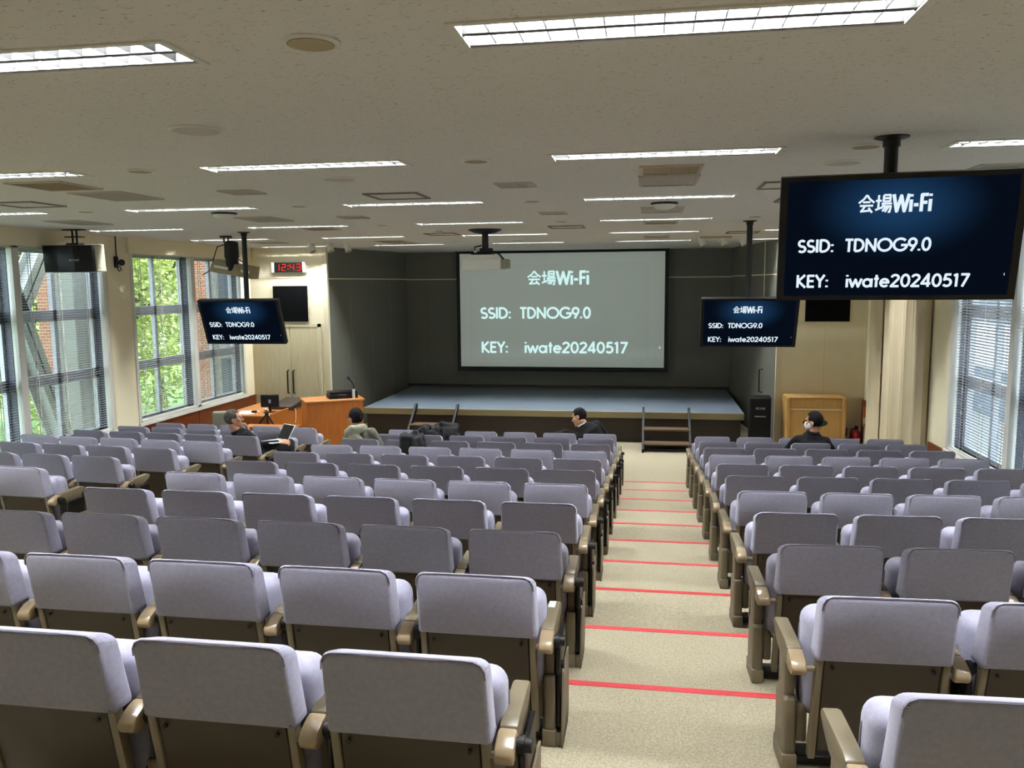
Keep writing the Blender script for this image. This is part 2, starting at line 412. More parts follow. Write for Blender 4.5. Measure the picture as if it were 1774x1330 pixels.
wbox('trim_%d' % k, M['trim'], (XL-.02, XL+.012, 10.70, 10.74, SILL, ZC)); k += 1
# valance box above the far window, wainscots, baseboard
wbox('trim_%d' % k, M['wall'], (XL, XL+.05, 7.2, 10.72, HEAD-.01, ZC)); k += 1
wbox('trim_%d' % k, M['wall'], (XL, XL+.05, 11.2, 15.0, HEAD-.02, ZC)); k += 1
wbox('baseboard_left', M['wainscot'], (XL, XL+.02, 7.0, 12.9, FZ, SILL-.05), (XL, XL+.02, 12.93, YF, FZ, SILL-.05))
wbox('baseboard_right', M['wainscot'], (XR-.02, XR, 10.66, 11.3, FZ, -2.07), (XR-.02, XR, 13.98, 14.66, FZ, -1.985))
wbox('baseboard_stage', M['stagefront'], (-5.45, 1.79, YB-.012, YB, SZ, SZ+.05))

# ------------------------------------------------------------------ windows and blinds
def window(n, side, y0, y1):
    sx = XL if side < 0 else XR; s = side       # outward direction
    w = struct(link('window_%d' % n, None))
    fr = MB(); X = lambda d: sx+s*d
    def bx(mb, d0, d1, *r): mb.box(min(X(d0), X(d1)), max(X(d0), X(d1)), *r)
    # inner white casing, sill
    for (a, b_, z0, z1) in ((y0-.035, y0+.03, SILL, HEAD), (y1-.03, y1+.035, SILL, HEAD), (y0, y1, HEAD-.03, HEAD+.02), (y0, y1, SILL, SILL+.03)): bx(fr, -.012, .07, a, b_, z0, z1)
    ym = (y0+y1)/2; bx(fr, -.012, .10, ym-.055, ym+.055, SILL, HEAD)
    fr.obj('casing', M['offwhite'], w, smooth=False)
    si = MB(); bx(si, -.035, TH, y0-.05, y1+.05, SILL-.05, SILL); si.obj('sill', M['white'], w, smooth=False)
    rv = MB(); 
    for a in (y0, ym-.05, ym+.05, y1): bx(rv, .07, TH-.01, a-.012, a+.012, SILL, HEAD)
    rv.obj('reveal', M['darkalu'], w, smooth=False)
    al = MB()
    for (a, b_) in ((y0+.01, ym-.05), (ym+.05, y1-.01)):
        h = (a+b_)/2
        for (z0, z1) in ((SILL, SILL+.06), (-1.27, -1.13), (-.43, -.29), (HEAD-.07, HEAD)): bx(al, .17, .24, a, b_, z0, z1)
        for yy in (a+.02, h, b_-.02): bx(al, .17, .23, yy-.032, yy+.032, SILL, HEAD)
    al.obj('window_frame', M['alu'], w, smooth=False)
    gl = MB(); bx(gl, .20, .206, y0, y1, SILL, HEAD); gl.obj('glass', M['glass'], w, smooth=False)
    return w
def blind(side, a, b_, tilt, label, drop=SILL+.03):
    sx = (XL if side < 0 else XR)+side*.045
    t = thing('venetian_blind', label, 'blind', (sx, (a+b_)/2, HEAD), group='venetian blinds in the windows')
    h = (b_-a)/2-.015; n = int((HEAD-drop-.06)/.033); sl = MB()
    for k in range(n):
        z = -.05-k*.033; w = .0175; p = []
        for u in (-1, 0, 1):
            p.append((u*w*math.cos(tilt), z+u*w*math.sin(tilt)+(.0022 if u == 0 else 0)))
        vs = [(q[0], y, q[1]) for y in (-h, h) for q in p]
        sl.add(vs, [(0, 1, 4, 3), (1, 2, 5, 4)])
    sl.obj('slats', M['blind'], t)
    MB().box(-.014, .014, -h, h, -.035, -.001).obj('head_rail', M['offwhite'], t, smooth=False)
    MB().box(-.011, .011, -h, h, drop-HEAD, drop-HEAD+.014).obj('bottom_rail', M['offwhite'], t, smooth=False)
    for yy in (-h*.72, -h*.05, h*.66):
        c = MB()
        for d in (-.018, .018): c.box(d-.001, d+.001, yy-.006, yy+.006, drop-HEAD, -.03)
        c.obj('ladder_cord', M['offwhite'], t, smooth=False)
    return t
nw = 1
for (a, b_) in WINS[1:]: window(nw, -1, a, b_); nw += 1
window(nw, -1, *WINS[0]); nw += 1
for (a, b_) in WR[::-1]: window(nw, 1, a, b_); nw += 1
for (side, a, b_, tl, lb) in (
    (-1, 7.38, 8.94, .10, 'silver venetian blind cut by the picture edge beside the hanging loudspeaker'),
    (-1, 9.06, 10.62, .08, 'silver venetian blind behind the hanging loudspeaker, steel brace seen through it'),
    (-1, 11.33, 12.92, .03, 'silver venetian blind with green trees showing through, beside the beige pillar'),
    (-1, 13.04, 14.62, .03, 'silver venetian blind behind the hanging screen by the orange desk, brick outside'),
    (1, 9.06, 10.62, -.70, 'grey half-closed venetian blind next to the curtain-side pillar'),
    (1, 7.38, 8.94, -.55, 'half-closed venetian blind cut by the picture edge below the big screen'),
    (-1, 3.43, 5.0, .1, 'silver venetian blind nearest the camera on the tree side'), (-1, 5.1, 6.67, .1, 'second venetian blind from the camera on the tree side'),
    (1, 3.43, 5.0, -.5, 'venetian blind nearest the camera on the curtain side'), (1, 5.1, 6.67, -.5, 'second venetian blind from the camera on the curtain side')):
    blind(side, a, b_, tl, lb)

# ------------------------------------------------------------------ outside: trees, pier, brace, brick wing, ground
struct(MB().box(-45, XL-TH, -10, 45, -4.3, -4.2).obj('ground', M['lawn'], smooth=False))
struct(MB().box(XR+TH, 40, -10, 45, -4.3, -4.2).obj('ground', M['concrete'], smooth=False))
def leaf_mesh(seed, n, rx, ry, rz):
    rnd = random.Random(seed); mb = MB()
    blobs = [(rnd.uniform(-.75, .75)*rx, rnd.uniform(-.75, .75)*ry, rnd.uniform(-.75, .8)*rz, rnd.uniform(.35, .6)) for _ in range(16)]
    for _ in range(n):
        bx_ = rnd.choice(blobs); d = Vector((rnd.gauss(0, 1), rnd.gauss(0, 1), rnd.gauss(0, 1))).normalized()*rnd.uniform(.55, 1)
        p = Vector((bx_[0]+d.x*rx*bx_[3], bx_[1]+d.y*ry*bx_[3], bx_[2]+d.z*rz*bx_[3]))
        a = Vector((rnd.gauss(0, 1), rnd.gauss(0, 1), rnd.gauss(0, .6))).normalized(); b_ = a.orthogonal().normalized(); s_ = rnd.uniform(.06, .12)
        mb.cur = 0 if rnd.random() < .55 else 1
        mb.add([p-a*s_, p+b_*s_*.5, p+a*s_, p-b_*s_*.5], [(0, 1, 2, 3)])
    return mb.mesh('foliage', [M['leaf'], M['leaf2']], smooth=False)
LEAVES = [leaf_mesh(k, 9000, 2.4, 2.4, 3.0) for k in range(2)]
TR = [(-13.5, 12.0, 'leafy green tree outside, seen past the steel brace'), (-14.5, 15.8, 'leafy green tree outside behind the brace-side pier'),
      (-13.0, 19.0, 'leafy green tree filling the window beside the beige pillar'), (-15.5, 22.5, 'leafy green tree farther back in the pillar-side window'),
      (-17.0, 18.5, 'tall tree behind the nearer trees outside'), (-12.5, 9.0, 'leafy green tree at the picture edge outside the blind'), (-18.5, 26.5, 'most distant green tree outside the window'), (-16.0, 25.0, 'green tree behind the one in the pillar-side window'), (-19.5, 21.5, 'dark gap-filling tree far behind the window trees'), (-14.2, 18.2, 'low green tree just behind the window treetops')]
for k, (x, y, lb) in enumerate(TR):
    t = thing('tree', lb, 'tree', (x, y, -4.2), (0, 0, k*1.3), 'trees outside the window')
    tr = MB(); tr.tube([(0, 0, 0), (.1, .05, 1.5), (0, .1, 3), (.2, 0, 5)], [.22, .18, .14, .06], 10)
    for q in range(5):
        a = q*1.26; tr.tube([(0, .1, 2.2+.3*q), (math.cos(a)*.9, math.sin(a)*.9, 3.2+.3*q), (math.cos(a)*1.7, math.sin(a)*1.7, 4.4+.3*q)], [.08, .05, .02], 6)
    tr.obj('trunk', M['bark'], t)
    link('foliage', LEAVES[k % 2], t, (0, 0, 3.6+.4*(k % 3)))
# concrete pier with a brick face
t = thing('exterior_pier', 'brick and grey concrete pier outside the window behind the steel brace', 'pier', (-9.3, 12.35, -4.2))
MB().box(-.3, .3, -.5, .5, 0, 7.5, bev=.01, seg=1).obj('concrete_shaft', M['concrete'], t, smooth=False)
MB().box(-.31, -.03, -.56, -.50, 0, 7.5).obj('brick_face', M['brick'], t, smooth=False)
# K-shaped steel brace
def beam(mb, p, q, w, d):
    p, q = Vector(p), Vector(q); ax = (q-p).normalized(); n = Vector((1, 0, 0)); u = ax.cross(n).normalized()
    for (a0, a1, b0, b1) in ((-w, w, -d, -d+.025), (-w, w, d-.025, d), (-.012, .012, -d, d)):
        vs = [p+u*a+n*b_ for a, b_ in ((a0, b0), (a1, b0), (a1, b1), (a0, b1))]+[q+u*a+n*b_ for a, b_ in ((a0, b0), (a1, b0), (a1, b1), (a0, b1))]
        mb.add(vs, [(0, 1, 2, 3), (7, 6, 5, 4), (0, 4, 5, 1), (1, 5, 6, 2), (2, 6, 7, 3), (3, 7, 4, 0)])
t = thing('steel_brace', 'grey steel K-shaped cross brace standing outside the loudspeaker window', 'brace', (-8.45, 10.0, -4.2))
b = MB(); beam(b, (0, -.1, 3.85), (0, 1.25, 5.9), .12, .13); b.obj('upper_diagonal', M['steel'], t, smooth=False)
b = MB(); beam(b, (0, -.2, 4.25), (0, .95, 1.2), .12, .13); b.obj('lower_diagonal', M['steel'], t, smooth=False)
b = MB(); b.box(-.13, .13, -1.0, -.75, 0, 6.5); b.box(-.10, .10, -.75, -.02, 3.88, 4.18); b.obj('brace_column', M['steel'], t, smooth=False)
t = thing('brick_wing', 'brick and white building wing outside the window near the desk', 'building', (-8.6, 16.1, -4.2))
MB().box(-.85, .9, 0, 5, 0, 8).obj('wall', M['concrete'], t, smooth=False)
MB().box(-.87, -.42, -.06, .4, 0, 8).obj('brick_corner', M['brick'], t, smooth=False)
for z in (1.2, 3.9):
    b = MB(); b.box(-.25, .3, -.03, .02, z, z+1.5); b.obj('window', M['darkalu'], t, smooth=False)
t = thing('office_building', 'pale neighbouring building seen through the half-closed curtain-side blinds', 'building', (12, 14, -4.2))
MB().box(-1.5, 4, -10, 34, 0, 12).obj('wall', M['facade'], t, smooth=False)
for z in (1.5, 4.5, 7.5):
    b = MB(); b.box(-1.53, -1.45, -9, 33, z, z+1.4); b.obj('window_band', M['alu'], t, smooth=False)

# ------------------------------------------------------------------ auditorium chairs (built once, meshes shared by every chair)
lean = lambda k, z0: (lambda v: (v.x, v.y+(z0-v.z)*k, v.z))
def rrect(x, z0, z1, r, rb, n=5):
    o = []
    for cx, cz, a0, r in ((x-r, z1-r, 0, r), (-x+r, z1-r, 90, r), (-x+rb, z0+rb, 180, rb), (x-rb, z0+rb, 270, rb)):
        for k in range(n+1):
            a = math.radians(a0+90*k/n); o.append((cx+r*math.cos(a), cz+r*math.sin(a)))
    return o
def backfn(v):
    q = (.745-v.z); f = max(0, v.y-.012)*max(0, 1-q/.16)
    return (v.x*(1+q*.10), v.y+q*.19, v.z-f*.38+.005*math.cos(v.x*6)-.003)
CH = {}
b = MB(); b.prism(rrect(.2235, .487, .745, .034, .016), 0, .094, 'y', bev=.013); b.v = [backfn(Vector(v)) for v in b.v]
CH['backrest'] = b.mesh('backrest', M['fabric'], angle=75)
def seam_pt(x, z): v = backfn(Vector((x, .0035, z))); return (v[0], v[1]-.0005, v[2]+.001)
b = MB(); b.tube([seam_pt(sg*x, z) for sg, L in ((-1, 1), (1, -1)) for x, z in [(.2225, .690), (.2215, .714), (.212, .732), (.192, .7415), (.10, .7425)][::L]], .0022, 6)
CH['seam'] = b.mesh('seam', M['seam'])
CH['seat'] = MB().box(-.246, .246, .135, .285, .20, .625, .055, 5, lean(.10, .625)).mesh('seat', M['fabric'], angle=180)
b = MB()
for s_ in (-1, 1): b.tube([(s_*.2475, .262, .28), (s_*.2475, .235, .55), (s_*.228, .232, .6), (s_*.18, .232, .619)], .0028, 6)
CH['seat_seam'] = b.mesh('seam', M['seam'])
CH['seat_down'] = MB().box(-.246, .246, .14, .57, .30, .42, .05, 4).mesh('seat', M['fabric'], angle=180)
b = MB(); b.box(-.197, .197, .012, .028, .105, .492, .004, 1, lean(.19, .75)); CH['back_panel'] = b.mesh('back_panel', M['brown'])
CH['side_rail'] = MB().box(-.013, .013, .006, .046, .07, .49, .006, 2, lean(.19, .75)).mesh('side_rail', M['olive'])
CH['screw'] = MB().cyl((0, 0, 0), (0, .006, 0), .007, n=8).mesh('screw', M['black'])
b = MB(); b.prism([(.135, .43), (.135, .497), (.18, .507), (.375, .512), (.398, .503), (.40, .48), (.36, .455), (.30, .425), (.20, .415)], -.0265, .0265, bev=.008)
CH['armrest'] = b.mesh('armrest', M['olive'])
b = MB(); b.prism([(.135, .43), (.135, .4975), (.10, .492), (.062, .478), (.045, .462), (.045, .442), (.06, .427), (.10, .424)], -.0275, .0275, bev=.009)
CH['end_cap'] = b.mesh('end_cap', M['tan'])
b = MB(); b.box(-.020, .020, .19, .30, .25, .44, .008, 2); b.box(-.0255, .0255, .165, .315, .055, .285, .014, 3); CH['post'] = b.mesh('post', M['olive'])
CH['foot_cap'] = MB().box(-.028, .028, .155, .325, 0, .068, .006, 2).mesh('foot_cap', M['olive'])
b = MB(); b.box(.028, .046, .17, .36, .075, .43, .004, 1); CH['writing_tablet'] = b.mesh('writing_tablet', M['blackgloss'])
b = MB(); b.prism([(.15, .0), (.15, .10), (.19, .30), (.21, .31), (.40, .31), (.40, .06), (.36, 0)], .048, .056, bev=.002); b.box(.027, .056, .16, .37, 0, .06, .006, 2)
CH['tablet_cover'] = b.mesh('tablet_cover', M['olive'])
b = MB(); b.cyl((.026, .11, .463), (.070, .11, .463), .020); b.cyl((.034, .11, .463), (.05, .11, .463), .026); b.box(.034, .052, .10, .16, .33, .46, .005, 1); b.cyl((.03, .15, .35), (.062, .15, .35), .016)
CH['hinge'] = b.mesh('hinge', M['black'])
CH['arm_tube'] = MB().cyl((-.058, .075, .449), (-.022, .075, .449), .011).mesh('arm_tube', M['olive'])
CH['arm_tube2'] = MB().cyl((.022, .075, .449), (.058, .075, .449), .011).mesh('arm_tube', M['olive'])
CH['seat_bracket'] = MB().box(.024, .066, .185, .275, .105, .255, .010, 2).mesh('seat_bracket', M['olive'])
CH['seat_bracket2'] = MB().box(-.066, -.024, .185, .275, .105, .255, .010, 2).mesh('seat_bracket', M['olive'])
b = MB(); b.box(-.25, .25, .20, .29, .010, .045, .004, 1); CH['base_rail'] = b.mesh('base_rail', M['blackmetal'])

def chair(x, y, z, rz, label, group, left_end=False, down=False):
    t = thing('auditorium_chair', label, 'chair', (x, y, z), (0, 0, rz), group)
    bk = link('backrest', CH['backrest'], t); link('seam', CH['seam'], bk)
    if down: link('seat', CH['seat_down'], t)
    else:
        st = link('seat', CH['seat'], t); link('seam', CH['seat_seam'], st)
    bp = link('back_panel', CH['back_panel'], t)
    for s_ in (-1, 1):
        link('side_rail', CH['side_rail'], t, (s_*.212, 0, 0))
        link('screw', CH['screw'], bp, (s_*.170, .055, .462))
    def arm(xa, left):
        a = link('armrest', CH['armrest'], t, (xa, 0, 0)); link('end_cap', CH['end_cap'], a)
        p = link('post', CH['post'], t, (xa, 0, 0)); link('foot_cap', CH['foot_cap'], p)
        if left:
            link('arm_tube', CH['arm_tube2'], t, (xa, 0, 0)); link('seat_bracket', CH['seat_bracket'], t, (xa, 0, 0))
        else:
            tb = link('writing_tablet', CH['writing_tablet'], t, (xa, 0, 0)); link('tablet_cover', CH['tablet_cover'], tb); link('hinge', CH['hinge'], tb)
            link('arm_tube', CH['arm_tube'], t, (xa, 0, 0)); link('seat_bracket', CH['seat_bracket2'], t, (xa, 0, 0))
    arm(.262, False)
    if left_end: arm(-.285, True)
    link('base_rail', CH['base_rail'], t)
    return t
def seat_pos(blk, i, j):
    yr = ROW0+PITCH*i
    if blk == 'C': return (-.626+.001*i-.55*j, yr, tread(i), 0)
    if blk == 'R':
        th = .036; k = .546*j; return (.825+.005*i+k*math.cos(th), yr-.027+k*math.sin(th), tread(i), th)
    th = -.067; k = -.539*j; return (-4.855-.007*i+k*math.cos(th), yr+.019+k*math.sin(th), tread(i), th)
OCC = {('L', 8, 0), ('C', 8, 5), ('C', 10, 0), ('R', 9, 2)}
plan = []
for i in range(11):
    for j in range({0: 3, 1: 5}.get(i, 6)): plan.append(('C', i, j))
    for j in range({0: 2, 1: 2, 2: 3, 3: 3, 4: 4}.get(i, 5)): plan.append(('R', i, j))
    for j in range({4: 2, 5: 4, 6: 4}.get(i, 5) if i >= 4 else 0): plan.append(('L', i, j))
for blk, i, j in plan:
    x, y, z, th = seat_pos(blk, i, j)
    nm = {'C': 'middle block', 'R': 'curtain-side block', 'L': 'window block'}[blk]
    if blk == 'L': lb = 'lilac-grey auditorium chair, %s, %s row from the stage, %s seat from the middle block' % (nm, ORD[11-i], ORD[j+1])
    else: lb = 'lilac-grey auditorium chair, %s, %s row from the stage, %s seat from the red-taped aisle' % (nm, ORD[11-i], ORD[j+1])
    chair(x, y, z, th, lb, 'lilac-grey auditorium chairs', left_end=(blk == 'R' and j == 0) or (blk == 'C' and j == 5) or (blk == 'L' and j == 4), down=(blk, i, j) in OCC)
x, y, z, th = seat_pos('C', 1, 0)
o = MB().box(-.012, .014, .31, .37, .511, .5145).obj('paper_tag', M['white'], smooth=False); o.location = (x+.255, y, z)
tag(o, 'small white paper tag stuck on the front of an aisle armrest', 'tag')
# ------------------------------------------------------------------ lettering (stroke letters turned into flat ribbons)
def arc(cx, cy, rx, ry, a0, a1, n=14):
    return [(cx+rx*math.cos(math.radians(a0+(a1-a0)*k/n)), cy+ry*math.sin(math.radians(a0+(a1-a0)*k/n))) for k in range(n+1)]
GL = {
 'S': (.58, [arc(.29, .70, .20, .22, 40, 270)+arc(.29, .27, .22, .21, 90, -145)]),
 'I': (.22, [[(.11, .0), (.11, 1)]]),
 'D': (.74, [[(.11, .07), (.11, .93), (.28, .93)]+arc(.28, .5, .37, .43, 90, -90)+[(.11, .07)]]),
 ':': (.26, [[(.12, .02), (.12, .16)], [(.12, .48), (.12, .62)]]),
 'T': (.56, [[(.02, .93), (.54, .93)], [(.28, 0), (.28, .93)]]),
 'N': (.80, [[(.12, 0), (.12, .93), (.68, .07), (.68, 1)]]),
 'O': (1.0, [arc(.5, .5, .42, .44, 0, 360, 24)]),
 'G': (.96, [arc(.5, .5, .42, .44, 42, 352, 24)+[(.92, .46), (.54, .46)]]),
 '9': (.62, [arc(.31, .66, .23, .27, 0, 360, 18), [(.51, .54), (.24, 0)]]),
 '.': (.24, [[(.12, .02), (.12, .16)]]),
 '0': (.64, [arc(.32, .5, .23, .44, 0, 360, 20)]),
 'K': (.66, [[(.12, 0), (.12, 1)], [(.58, 1), (.16, .52), (.62, 0)]]),
 'E': (.56, [[(.52, .93), (.12, .93), (.12, .07), (.52, .07)], [(.12, .52), (.48, .52)]]),
 'Y': (.64, [[(.04, 1), (.32, .5), (.60, 1)], [(.32, .5), (.32, 0)]]),
 'i': (.22, [[(.11, 0), (.11, .68)], [(.11, .84), (.11, .97)]]),
 'w': (.84, [[(.04, .68), (.24, .05), (.42, .6), (.60, .05), (.80, .68)]]),
 'a': (.70, [arc(.32, .34, .24, .28, 0, 360, 18), [(.58, 0), (.58, .68)]]),
 't': (.36, [[(.18, 0), (.18, .95)], [(.04, .66), (.33, .66)]]),
 'e': (.66, [[(.09, .36), (.57, .36)]+arc(.33, .34, .24, .28, 5, 320, 18)]),
 '2': (.62, [arc(.31, .72, .21, .21, 170, -35, 12)+[(.08, .07), (.56, .07)]]),
 '4': (.64, [[(.44, 0), (.44, .97), (.06, .26), (.60, .26)]]),
 '5': (.60, [[(.52, .93), (.20, .93), (.14, .54)]+arc(.29, .33, .24, .27, 110, -145, 14)]),
 '1': (.44, [[(.08, .84), (.26, .93), (.26, 0)]]),
 '7': (.58, [[(.06, .93), (.52, .93), (.18, 0)]]),
 'W': (1.0, [[(.04, 1), (.27, .05), (.5, .9), (.73, .05), (.96, 1)]]),
 '-': (.40, [[(.06, .38), (.34, .38)]]),
 'F': (.52, [[(.12, 0), (.12, .93), (.5, .93)], [(.12, .50), (.46, .50)]]),
 'B': (.62, [[(.12, .07), (.12, .93), (.32, .93)]+arc(.32, .72, .18, .21, 90, -90, 8)+[(.12, .51)], [(.32, .51)]+arc(.34, .29, .2, .22, 90, -90, 8)+[(.12, .07)]]),
 '会': (1.06, [[(.53, 1.0), (.36, .78), (.05, .55)], [(.53, 1.0), (.70, .78), (1.0, .56)], [(.30, .60), (.76, .60)], [(.12, .40), (.94, .40)], [(.46, .40), (.24, .10)], [(.16, .08), (.80, .13)], [(.66, .28), (.90, .0)]]),
 '場': (1.06, [[(.02, .66), (.38, .66)], [(.20, .98), (.20, .22)], [(.02, .14), (.40, .28)], [(.50, .97), (.90, .97), (.90, .62), (.50, .62), (.50, .97)], [(.50, .795), (.90, .795)], [(.38, .49), (1.02, .49)], [(.54, .47), (.38, .22)], [(.48, .34), (.96, .34), (.90, .02), (.80, .03)], [(.68, .34), (.46, .06)], [(.83, .34), (.62, .02)]]),
}
def text_into(mb, s, x0, x1, z0, z1, y, th=.185, slant=0, thin=.115):
    tot = sum(GL[c][0] for c in s); sx = (x1-x0)/tot; sz = z1-z0; x = 0
    for ch in s:
        w, strokes = GL[ch]; t = (thin if ch in '会場' else th)*sz/2
        for st in strokes:
            pts = [((x+px)*sx+x0+slant*pz*sz, z0+pz*sz) for px, pz in st]
            for a, b_ in zip(pts[:-1], pts[1:]):
                dx, dz = b_[0]-a[0], b_[1]-a[1]; L = math.hypot(dx, dz) or 1; nx, nz = -dz/L*t, dx/L*t
                mb.add([(a[0]+nx, y, a[1]+nz), (b_[0]+nx, y, b_[1]+nz), (b_[0]-nx, y, b_[1]-nz), (a[0]-nx, y, a[1]-nz)], [(0, 1, 2, 3)])
            for p in pts[1:-1]:
                mb.add([(p[0]+t*math.cos(k*math.pi/4), y, p[1]+t*math.sin(k*math.pi/4)) for k in range(8)], [tuple(range(8))])
        x += w
SLIDE = [('会場Wi-Fi', .336, .640, .157, .277), ('SSID:', .101, .258, .472, .572), ('TDNOG9.0', .299, .649, .472, .572), ('KEY:', .103, .242, .777, .876), ('iwate20240517', .320, .827, .777, .876)]
def slide_text(w, h, y, m, parent, layout=SLIDE):
    for s, u0, u1, v0, v1 in layout:
        mb = MB(); text_into(mb, s, -w/2+u0*w, -w/2+u1*w, h/2-v1*h, h/2-v0*h, y); mb.obj('lettering', m, parent, smooth=False)
    mb = MB(); mb.add([(w*.478, y, -h*.315), (w*.481, y, -h*.315), (w*.481, y, -h*.335), (w*.478, y, -h*.335)], [(0, 1, 2, 3)]); mb.obj('cursor_mark', m, parent, smooth=False)

# ------------------------------------------------------------------ hanging screens
TVL = [('会場Wi-Fi', .318, .640, .13, .28), ('SSID:', .055, .225, .50, .615), ('TDNOG9.0', .272, .655, .50, .615), ('KEY:', .055, .210, .815, .93), ('iwate20240517', .285, .835, .815, .93)]
def hanging_tv(label, c, yaw, tilt, w, pole_label, px, py, pole_r):
    h = w*.5625
    t = thing('hanging_screen', label, 'screen', c, (math.radians(tilt), 0, math.radians(yaw)), 'hanging slide screens')
    MB().box(-w/2, w/2, -.012, .05, -h/2, h/2, .006, 2).obj('casing', M['black'], t)
    MB().box(-w*.32, w*.32, .05, .085, -h*.3, h*.32, .01, 2).obj('back_cover', M['black'], t)
    bz = .036; b = MB()
    for q in ((-w/2, -w/2+bz, -h/2, h/2), (w/2-bz, w/2, -h/2, h/2), (-w/2+bz, w/2-bz, h/2-bz*.7, h/2), (-w/2+bz, w/2-bz, -h/2, -h/2+bz*.7)): b.box(q[0], q[1], -.022, -.012, q[2], q[3])
    b.obj('bezel', M['blackgloss'], t, smooth=False)
    sw, sh = w-2*bz, h-1.4*bz
    MB().box(-.5, .5, -.002, .002, -.5, .5).obj('slide', M['slide'], t, smooth=False)
    o = [q for q in t.children if q.name.startswith('slide')][0]; o.scale = (sw, 1, sh); o.location = (0, -.0125, 0)
    slide_text(sw, sh, -.0165, M['text'], t, TVL)
    p = thing('ceiling_pole', pole_label, 'pole', (px, py+.115, ZC), group='black screen poles')
    MB().cyl((0, 0, 0), (0, 0, c[2]-ZC-.05), pole_r, n=16).obj('pole', M['blackmetal'], p)
    MB().lathe([(.085, 0), (.085, -.006), (pole_r*1.25, -.018), (pole_r*1.25, -.05)], 20).obj('ceiling_plate', M['blackmetal'], p)
    MB().box(-.12, .12, -.045, .02, c[2]-ZC-.14, c[2]-ZC+.14, .006, 1).obj('bracket', M['blackmetal'], p)
hanging_tv('largest black hanging screen showing Wi-Fi slide, above the curtain side', (1.245, 4.503, .222), -5.2, 12, 1.137, 'thick black ceiling pole holding the largest screen', 1.235, 4.503, .034)
hanging_tv('small black hanging screen in front of the stage beside the tower loudspeaker', (1.21, 10.281, -.478), 0, 22, 1.133, 'black ceiling pole behind the small screen before the stage', 1.21, 10.281, .034)
hanging_tv('small black hanging screen by the windows showing Wi-Fi slide', (-5.45, 10.509, -.474), 1, 21, 1.152, 'black ceiling pole crossing the black stage light near the windows', -5.43, 10.509, .034)

# ------------------------------------------------------------------ projection screen
cx, cz, w, h = -1.883, -.571, 4.51, 2.508
t = thing('projection_screen', 'large grey projection screen with black border showing the Wi-Fi slide', 'projection screen', (cx, 18.1, cz))
b = MB()
for q in ((-w/2-.078, -w/2, -h/2-.09, h/2+.04), (w/2, w/2+.078, -h/2-.09, h/2+.04), (-w/2, w/2, h/2, h/2+.045), (-w/2, w/2, -h/2-.06, -h/2)): b.box(q[0], q[1], 0, .012, q[2], q[3])
b.obj('border', M['black'], t, smooth=False)
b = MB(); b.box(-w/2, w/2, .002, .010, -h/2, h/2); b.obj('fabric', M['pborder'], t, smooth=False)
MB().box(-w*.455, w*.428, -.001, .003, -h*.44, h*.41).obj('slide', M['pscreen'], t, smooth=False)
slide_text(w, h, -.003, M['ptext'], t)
MB().cyl((-w/2-.08, .006, -h/2-.075), (w/2+.08, .006, -h/2-.075), .022).obj('weight_bar', M['black'], t)
MB().box(-w/2-.1, w/2+.1, -.05, .10, h/2+.045, h/2+.055).obj('case', M['black'], t, smooth=False)

# ------------------------------------------------------------------ projector
t = thing('projector', 'cream ceiling projector in front of the projection screen', 'projector', (-2.195, 10.93, .196))
b = MB(); b.box(-.262, .262, -.03, .37, 0, .15, .012, 2); 
b.loft([((0, .17, .15), (.36, 0, 0), (0, .27, 0)), ((0, .17, .205), (.25, 0, 0), (0, .20, 0))], 4)
b = MB().box(-.262, .262, -.03, .37, 0, .15, .012, 2)
b.prism([(-.262, .148), (.262, .148), (.20, .205), (-.18, .205)], -.02, .36, 'y', .004); b.obj('casing', M['cream'], t)
MB().box(.262, .335, .0, .33, .02, .145, .006, 1).obj('side_cover', M['grey'], t)
MB().cyl((.06, .36, .08), (.06, .40, .08), .045).obj('lens', M['blackgloss'], t)
MB().box(-.15, .13, .02, .30, .205, .225, .004, 1).obj('mount_plate', M['black'], t)
b = MB(); b.tube([(.12, .1, .25), (.22, .06, .22), (.30, .05, .13), (.33, .1, .08)], .012); b.tube([(-.02, .1, .33), (-.11, .08, .31), (-.11, .08, .24)], .010); b.obj('cable', M['black'], t)
MB().cyl((-.10, .08, .235), (-.10, .08, .262), .022).obj('cable_plug', M['white'], t)
p = thing('projector_mount', 'black ceiling mount with round dish holding the cream projector', 'mount', (-2.165, 11.03, ZC))
MB().lathe([(.225, 0), (.222, -.012), (.15, -.045), (.05, -.062)], 28).obj('ceiling_dish', M['blackmetal'], p)
MB().cyl((0, 0, -.05), (0, 0, -.29), .045, n=18).obj('pole', M['blackmetal'], p)
MB().box(-.07, .10, -.06, .06, -.32, -.25, .01, 2).obj('bracket', M['blackmetal'], p)

# ------------------------------------------------------------------ ceiling pieces
def vent(x, y, sx, sy, m, label, cat='ceiling vent', slats=True, name='ceiling_vent'):
    t = thing(name, label, cat, (x, y, ZC), group='ceiling vents and hatches')
    b = MB(); e = .022
    for q in ((-sx/2, sx/2, -sy/2, -sy/2+e), (-sx/2, sx/2, sy/2-e, sy/2), (-sx/2, -sx/2+e, -sy/2+e, sy/2-e), (sx/2-e, sx/2, -sy/2+e, sy/2-e)): b.box(q[0], q[1], q[2], q[3], -.012, .002)
    b.obj('frame', M['vent'] if m != 'hatch' else M['ventdark'], t, smooth=False)
    b = MB(); b.box(-sx/2+e, sx/2-e, -sy/2+e, sy/2-e, -.004, .001); b.obj('panel', M[m], t, smooth=False)
    if slats:
        b = MB(); n = int(sx/.026)
        for k in range(1, n):
            xx = -sx/2+sx*k/n; b.box(xx-.003, xx+.003, -sy/2+e, sy/2-e, -.011, -.004)
        b.obj('grille', M[m], t, smooth=False)
